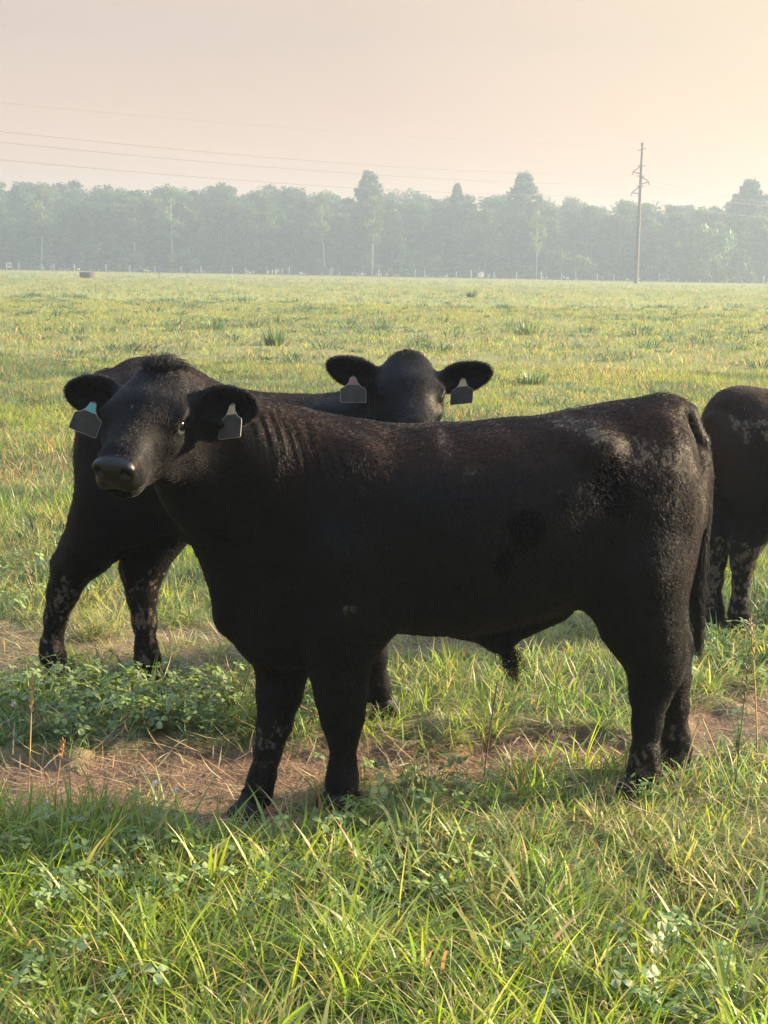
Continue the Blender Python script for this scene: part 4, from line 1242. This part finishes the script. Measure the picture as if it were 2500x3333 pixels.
    if switch:
        for (nm, pts, n, spread, wav, seed) in switch:
            r = np.random.RandomState(seed); pts = np.array(pts); k = 12
            t = np.linspace(0, 1, k); cp = np.stack([np.interp(t, np.linspace(0, 1, len(pts)), pts[:, i]) for i in range(3)], 1)
            off = r.normal(size=(n, 1, 3)) * spread * (.35 + np.sin(np.pi * np.clip(t * .9 + .05, 0, 1))[None, :, None])
            ln = (.55 + .45 * r.rand(n, 1, 1)); P = cp[0] + (cp[None] - cp[0]) * ln
            off = off * np.array([.9, 1, .25])
            phs = r.rand(n, 1) * 6.28
            wv = np.sin(t[None] * (14 + 6 * r.rand(n, 1)) + phs)[..., None] * wav * t[None, :, None] * r.normal(size=(n, 1, 3))
            strands(nm, P + off + wv, np.linspace(.0010, .0004, k), fur_dark, root)
    return root, V

def ear_pair(sp, lw, up=.15, back=.0):
    """two ears in head coordinates: axis, width direction, length, half width"""
    return (((back, .97, up), (-math.sin(sp), 0, math.cos(sp)), lw[0], lw[1]), ((back, -.97, up), (-math.sin(sp), 0, math.cos(sp)), lw[0], lw[1]))

# ---- the bull in front, side on, head turned to the viewer
B_C, B_P = (.3, 4.28, 0), rad(191)
B_T = [(-.655, 1.10, .76, .10, .55), (-.62, 1.16, .68, .165, .55), (-.56, 1.203, .63, .205, .55), (-.48, 1.212, .61, .23, .52), (-.40, 1.203, .598, .245, .5),
       (-.30, 1.186, .572, .26, .5), (-.15, 1.158, .535, .285, .48), (0, 1.146, .505, .30, .46), (.14, 1.137, .505, .305, .46), (.28, 1.138, .512, .285, .47),
       (.42, 1.147, .485, .255, .48), (.54, 1.155, .45, .235, .48), (.64, 1.13, .43, .20, .45), (.71, 1.05, .455, .165, .42), (.76, .95, .52, .11, .42)]
def b_extra(s):
    for y in (-1, 1):
        s.ell((.44, y * .172, .86), (.15, .085, .26), .055)               # shoulder
        s.ell((.40, y * .19, .66), (.12, .07, .12), .08)                 # upper arm
        s.ell((-.46, y * .138, .78), (.17, .105, .26), .05)               # thigh
        s.ell((-.56, y * .085, .86), (.105, .085, .17), .06)             # buttock
        s.ell((-.29, y * .18, 1.09), (.06, .05, .045), .07)               # hip bone
        s.ell((-.36, y * .17, .66), (.08, .05, .10), .07)                # stifle
    s.ell((-.575, 0, 1.185), (.075, .06, .045), .05)                      # tail head
    s.ell((.59, 0, .53), (.13, .12, .09), .07)                            # brisket
    s.seg((.73, .06, .80), (.64, .02, .56), .115, .12, .09)              # breast
    s.seg((.06, 0, .535), (-.065, 0, .472), .045, .028, .06)               # sheath
    s.seg((-.065, 0, .473), (-.24, 0, .565), .028, .045, .06)
B_LEGS = [
    [((.47, .17, .78), .12), ((.445, .16, .58), .10), ((.462, .148, .44), .082), ((.453, .142, .36), .073), ((.445, .14, .28), .057), ((.443, .138, .22), .046), ((.445, .137, .14), .040), ((.446, .137, .09), .044), ((.455, .137, .035), .040, .2)],
    [((.52, -.14, .76), .12), ((.585, -.10, .54), .098), ((.603, -.06, .40), .076), ((.616, -.04, .31), .064), ((.630, -.025, .22), .049), ((.652, -.01, .14), .043), ((.670, .0, .06), .041), ((.684, .01, .01), .044), ((.712, .018, -.03), .040, .35)],
    [((-.45, .13, .70), .15), ((-.485, .13, .54), .112), ((-.525, .125, .44), .088), ((-.535, .122, .38), .074), ((-.524, .12, .31), .058), ((-.522, .12, .22), .049), ((-.520, .12, .11), .045), ((-.518, .12, .06), .049), ((-.50, .12, .015), .044, .1)],
    [((-.49, -.13, .70), .15), ((-.56, -.11, .53), .112), ((-.63, -.09, .43), .082), ((-.658, -.085, .37), .068), ((-.678, -.08, .30), .055), ((-.692, -.08, .21), .047), ((-.702, -.08, .10), .044), ((-.705, -.08, .05), .048), ((-.69, -.08, .005), .043, 0)]]
def hocks(s, pts):
    for (x, y, z) in pts: s.chain([((x + .06, y, z + .11), .03), ((x, y, z + .01), .026), ((x + .02, y, z - .05), .022)], .035)
_be = b_extra
def b_extra2(s): _be(s); hocks(s, [(-.597, .122, .41), (-.715, -.085, .40)])
B_NECK = [([((.50, 0, .90), .235), ((.68, .05, .985), .205), ((.80, .115, 1.06), .170), ((.90, .18, 1.15), .135)], .09, ((.3, 1, 0), .78)),
          ([((.74, .06, .80), .11), ((.84, .13, .97), .095), ((.93, .24, 1.08), .085)], .08, None)]
B_TAIL = [((-.56, 0, 1.19), .045), ((-.640, .005, 1.168), .036), ((-.686, .02, 1.088), .028), ((-.707, .035, .98), .020), ((-.710, .045, .88), .015), ((-.705, .05, .79), .013), ((-.698, .05, .70), .010)]
B_HEAD = ((rad(76), rad(30), rad(3)), (-.612, 3.86, 1.318), ear_pair(rad(30), (.195, .064), .05, -.08))
def b_mud(x, y, z, N, hl):
    m = np.exp(-(seg_d(x, z, [(-.20, 1.168), (-.36, 1.105), (-.48, 1.06), (-.58, 1.05), (-.66, .99), (-.675, .86)]) / .044) ** 2) * .66
    m = np.maximum(m, np.exp(-(np.hypot((x - .157) / .032, (z - 1.10) / .05)) ** 2) * .8)
    m = np.maximum(m, np.exp(-(np.hypot((x - .10) / .05, (z - 1.03) / .025)) ** 2) * .45)
    m = np.maximum(m, .42 * smooth01(1.10, 1.2, z) * smooth01(.45, .55, -x))
    m = np.maximum(m, (.47 * (1 - smooth01(.13, .24, z))) * (x < -.3))
    m = np.maximum(m, (.40 * (1 - smooth01(.22, .30, z)) * smooth01(.06, .12, z)) * (x > .52) * (x < .8))
    m = np.maximum(m, .44 * np.exp(-(np.hypot((x - .45) / .05, (z - .64) / .02)) ** 2))
    m = np.maximum(m, .26 * np.exp(-(np.hypot((x + .14) / .10, (z - .975) / .03)) ** 2))
    m = np.maximum(m, .50 * np.exp(-(np.hypot((hl[:, 0] - .02) / .025, (hl[:, 1] - .02) / .05)) ** 2) * (hl[:, 2] > -.05))
    m = np.maximum(m, .50 * np.exp(-(np.hypot((hl[:, 0] - .24) / .035, (hl[:, 2] + .125) / .02)) ** 2) * (hl[:, 1] > .05))
    return np.clip(m, 0, 1)
B_LICK = [(-.056, .853, .052, .066), (.01, .76, .034, .06), (-.33, .965, .066, .075)]
yaw_b = dict(right=(.93, -.30, .05), down=(.02, -.12, -.99))
bull, BV = cattle('bull', 'black young bull standing side on in front with its tagged head turned towards the viewer', B_C, B_P, .0062, B_T, b_extra2, B_LEGS, B_NECK, B_TAIL, B_HEAD, b_mud, B_LICK, 190000,
    tags=[dict(side=1, out=.122, up=.005, right=(.86, -.5, .12), down=(-.10, -.12, -.98), w=.070, h=.072, neck=.040, mat=tag_tan, tilt=-.05),
          dict(side=-1, out=.098, up=-.02, right=(.93, -.1, -.34), down=(-.34, -.2, -.92), w=.080, h=.068, neck=.044, mat=tag_teal, tilt=.0)],
    switch=[('tail_switch', [(-.705, .05, .80), (-.692, .05, .70), (-.686, .05, .60), (-.694, .05, .51), (-.712, .05, .40)], 650, .0085, .010, 4),
            ('belly_tuft', [(-.070, 0, .475), (-.095, 0, .425), (-.112, 0, .38), (-.124, .0, .32)], 140, .015, .012, 9)], group='black cattle in the pasture', tuft=(1500, .034))

# ---- the cow behind, rump to the left, face to the viewer over the bull's back
C_C, C_P = (-.55, 5.27, 0), rad(-21.4)
C_T = [(-.60, 1.06, .74, .11, .55), (-.58, 1.12, .68, .17, .55), (-.53, 1.19, .62, .21, .55), (-.46, 1.235, .61, .235, .52), (-.36, 1.252, .61, .25, .5), (-.26, 1.225, .585, .265, .5),
       (-.12, 1.165, .55, .285, .48), (.02, 1.14, .505, .30, .46), (.16, 1.135, .50, .30, .46), (.30, 1.14, .50, .28, .47), (.44, 1.15, .47, .25, .48), (.55, 1.15, .45, .225, .48), (.63, 1.10, .47, .18, .46), (.70, .99, .55, .11, .45)]
def c_extra(s):
    for y in (-1, 1):
        s.ell((.42, y * .16, .86), (.16, .085, .25), .10)
        s.ell((.40, y * .17, .66), (.11, .07, .12), .08)
        s.ell((-.43, y * .13, .80), (.17, .105, .24), .09)
        s.ell((-.52, y * .085, .88), (.105, .085, .17), .06)
        s.ell((-.33, y * .17, 1.13), (.07, .05, .05), .10)
        s.ell((-.34, y * .16, .66), (.08, .05, .10), .07)
    s.ell((-.56, 0, 1.15), (.075, .06, .045), .05)
    s.ell((.58, 0, .54), (.12, .11, .09), .07)
    hocks(s, [(-.735, -.10, .43), (-.505, .04, .40)])
C_LEGS = [
    [((.44, -.17, .76), .12), ((.50, -.14, .56), .09), ((.545, -.10, .42), .072), ((.570, -.08, .30), .058), ((.585, -.065, .22), .045), ((.597, -.05, .12), .040), ((.602, -.045, .08), .044), ((.615, -.04, .03), .040, .2)],
    [((.45, .17, .76), .12), ((.43, .15, .56), .09), ((.44, .14, .42), .072), ((.44, .13, .30), .058), ((.44, .13, .22), .045), ((.44, .13, .12), .040), ((.44, .13, .08), .044), ((.455, .13, .03), .040, 0)],
    [((-.45, -.13, .74), .14), ((-.52, -.12, .60), .115), ((-.60, -.11, .49), .090), ((-.675, -.105, .41), .068), ((-.715, -.103, .33), .057), ((-.750, -.103, .22), .049), ((-.775, -.103, .11), .045), ((-.77, -.103, .06), .049), ((-.75, -.103, .015), .044, 0)],
    [((-.41, .12, .74), .14), ((-.40, .09, .58), .110), ((-.43, .06, .46), .084), ((-.445, .045, .38), .070), ((-.440, .035, .31), .058), ((-.425, .025, .21), .049), ((-.418, .02, .11), .045), ((-.412, .02, .06), .049), ((-.395, .02, .015), .044, -.3)]]
C_NECK = [([((.46, 0, .90), .22), ((.57, -.02, .99), .185), ((.64, -.035, 1.07), .145), ((.67, -.05, 1.15), .108)], .09, ((1, .3, 0), .85)),
          ([((.60, -.03, .80), .11), ((.67, -.08, .96), .10), ((.72, -.17, 1.06), .072)], .08, None)]
C_TAIL = [((-.555, 0, 1.16), .045), ((-.63, .02, 1.12), .034), ((-.672, .05, 1.02), .026), ((-.685, .06, .88), .02), ((-.68, .06, .74), .016), ((-.68, .06, .62), .016), ((-.68, .06, .5), .008)]
C_HEAD = ((rad(94), rad(29), rad(2)), (.079, 4.96, 1.30), ear_pair(rad(25), (.215, .060), .34))
def c_mud(x, y, z, N, hl):
    m = .44 * (1 - smooth01(.34, .50, z)) * (x < -.2) + .12 * (1 - smooth01(.3, .4, z)) * (x > 0)
    m = np.maximum(m, .40 * np.exp(-(np.hypot((x + .38) / .12, (z - 1.16) / .05)) ** 2))
    m = np.maximum(m, .46 * np.exp(-(np.hypot((hl[:, 0] - .19) / .05, (hl[:, 2] + .08) / .05)) ** 2) * (hl[:, 1] > .06))
    return np.clip(m, 0, 1)
cattle('cow', 'black cow behind the bull looking over its back with a dark tag in each ear', C_C, C_P, .0066, C_T, c_extra, C_LEGS, C_NECK, C_TAIL, C_HEAD, c_mud, [], 70000,
    tags=[dict(side=-1, out=.115, up=-.015, fwd=.03, right=(.99, -.05, .0), down=(.03, -.28, -.96), w=.088, h=.068, neck=.044, mat=tag_red, tilt=.0),
          dict(side=1, out=.105, up=-.005, right=(.97, -.1, .12), down=(-.06, -.15, -.98), w=.078, h=.068, neck=.042, mat=tag_tan, tilt=.0)], group='black cattle in the pasture', muz=1.02)

# ---- the third animal, half out of the picture on the right
D_C, D_P = (2.02, 6.66, 0), rad(30)
D_T = [(r[0] * .93, .01 + r[1] * .90, .03 + r[2] * .89, r[3] * .92, r[4]) for r in B_T]
def d_extra(s):
    for y in (-1, 1):
        s.ell((.40, y * .15, .80), (.15, .08, .22), .10)
        s.ell((-.43, y * .12, .74), (.17, .095, .23), .09)
        s.ell((-.54, y * .08, .80), (.10, .08, .15), .06)
        s.ell((-.31, y * .155, 1.01), (.07, .05, .05), .10)
    s.ell((-.54, 0, 1.03), (.075, .06, .04), .05)
    s.ell((.55, 0, .52), (.12, .11, .09), .07)
    hocks(s, [(-.585, .06, .40), (-.535, -.08, .39)])
D_LEGS = [
    [((.42, -.16, .70), .11), ((.42, -.14, .54), .088), ((.43, -.13, .40), .07), ((.43, -.12, .28), .056), ((.43, -.12, .2), .044), ((.43, -.12, .12), .04), ((.43, -.12, .07), .043), ((.445, -.12, .03), .039, 0)],
    [((.46, .16, .70), .11), ((.47, .14, .54), .088), ((.48, .13, .40), .07), ((.48, .12, .28), .056), ((.48, .12, .2), .044), ((.48, .12, .12), .04), ((.48, .12, .07), .043), ((.495, .12, .03), .039, 0)],
    [((-.43, -.12, .66), .13), ((-.44, -.105, .53), .095), ((-.465, -.09, .43), .076), ((-.480, -.08, .37), .062), ((-.478, -.07, .30), .050), ((-.474, -.065, .21), .044), ((-.472, -.06, .11), .042), ((-.47, -.06, .06), .045), ((-.452, -.06, .015), .042, 0)],
    [((-.45, .12, .66), .13), ((-.49, .09, .53), .095), ((-.52, .07, .44), .076), ((-.532, .06, .38), .062), ((-.535, .05, .30), .050), ((-.535, .045, .21), .044), ((-.535, .045, .11), .042), ((-.53, .045, .06), .045), ((-.51, .045, .015), .042, 0)]]
D_NECK = [([((.44, 0, .82), .20), ((.60, 0, .90), .17), ((.76, 0, .98), .14), ((.86, 0, 1.03), .12)], .09, ((0, 1, 0), .82))]
D_TAIL = [((-.50, .02, 1.02), .045), ((-.565, .03, .99), .036), ((-.60, .04, .90), .026), ((-.605, .05, .78), .02), ((-.60, .05, .66), .015), ((-.59, .05, .5), .012)]
D_HEAD = ((rad(180) + D_P * -1, rad(45), 0), (2.00 + .82, 6.70 + .47, 1.12), ear_pair(rad(45), (.18, .055), .12))
def d_mud(x, y, z, N, hl):
    m = .52 * (1 - smooth01(.36, .5, z)) * (z > .07)
    m = np.maximum(m, .50 * np.exp(-(seg_d(x, z, [(-.58, .94), (-.48, .93), (-.36, .96), (-.25, .98)]) / .07) ** 2))
    return np.clip(m, 0, 1)
cattle('cow', 'black cow cut off by the right edge, only its muddy rump and hind legs showing', D_C, D_P, .0085, D_T, d_extra, D_LEGS, D_NECK, D_TAIL, D_HEAD, d_mud, [], 50000, group='black cattle in the pasture')

# ------------------------------------------------------------------ smoke haze
HAZE_D = 0.0019
hv = np.array([(x, y, z) for z in (-2, 27) for y in (-70, 575) for x in (-430, 430)], float)
hf = np.array([(0, 2, 3, 1), (4, 5, 7, 6), (0, 1, 5, 4), (2, 6, 7, 3), (0, 4, 6, 2), (1, 3, 7, 5)])
g = NT('smoke haze')
v = g.n('ShaderNodeVolumePrincipled', {'Density': HAZE_D, 'Anisotropy': 0.2})
v.inputs['Color'].default_value = (.38, .475, .54, 1)
g.link(v.outputs[0], g.out.inputs['Volume'])
haze = mesh_np('haze', hv, hf, g.m, smooth=False)
tag(haze, kind='stuff')
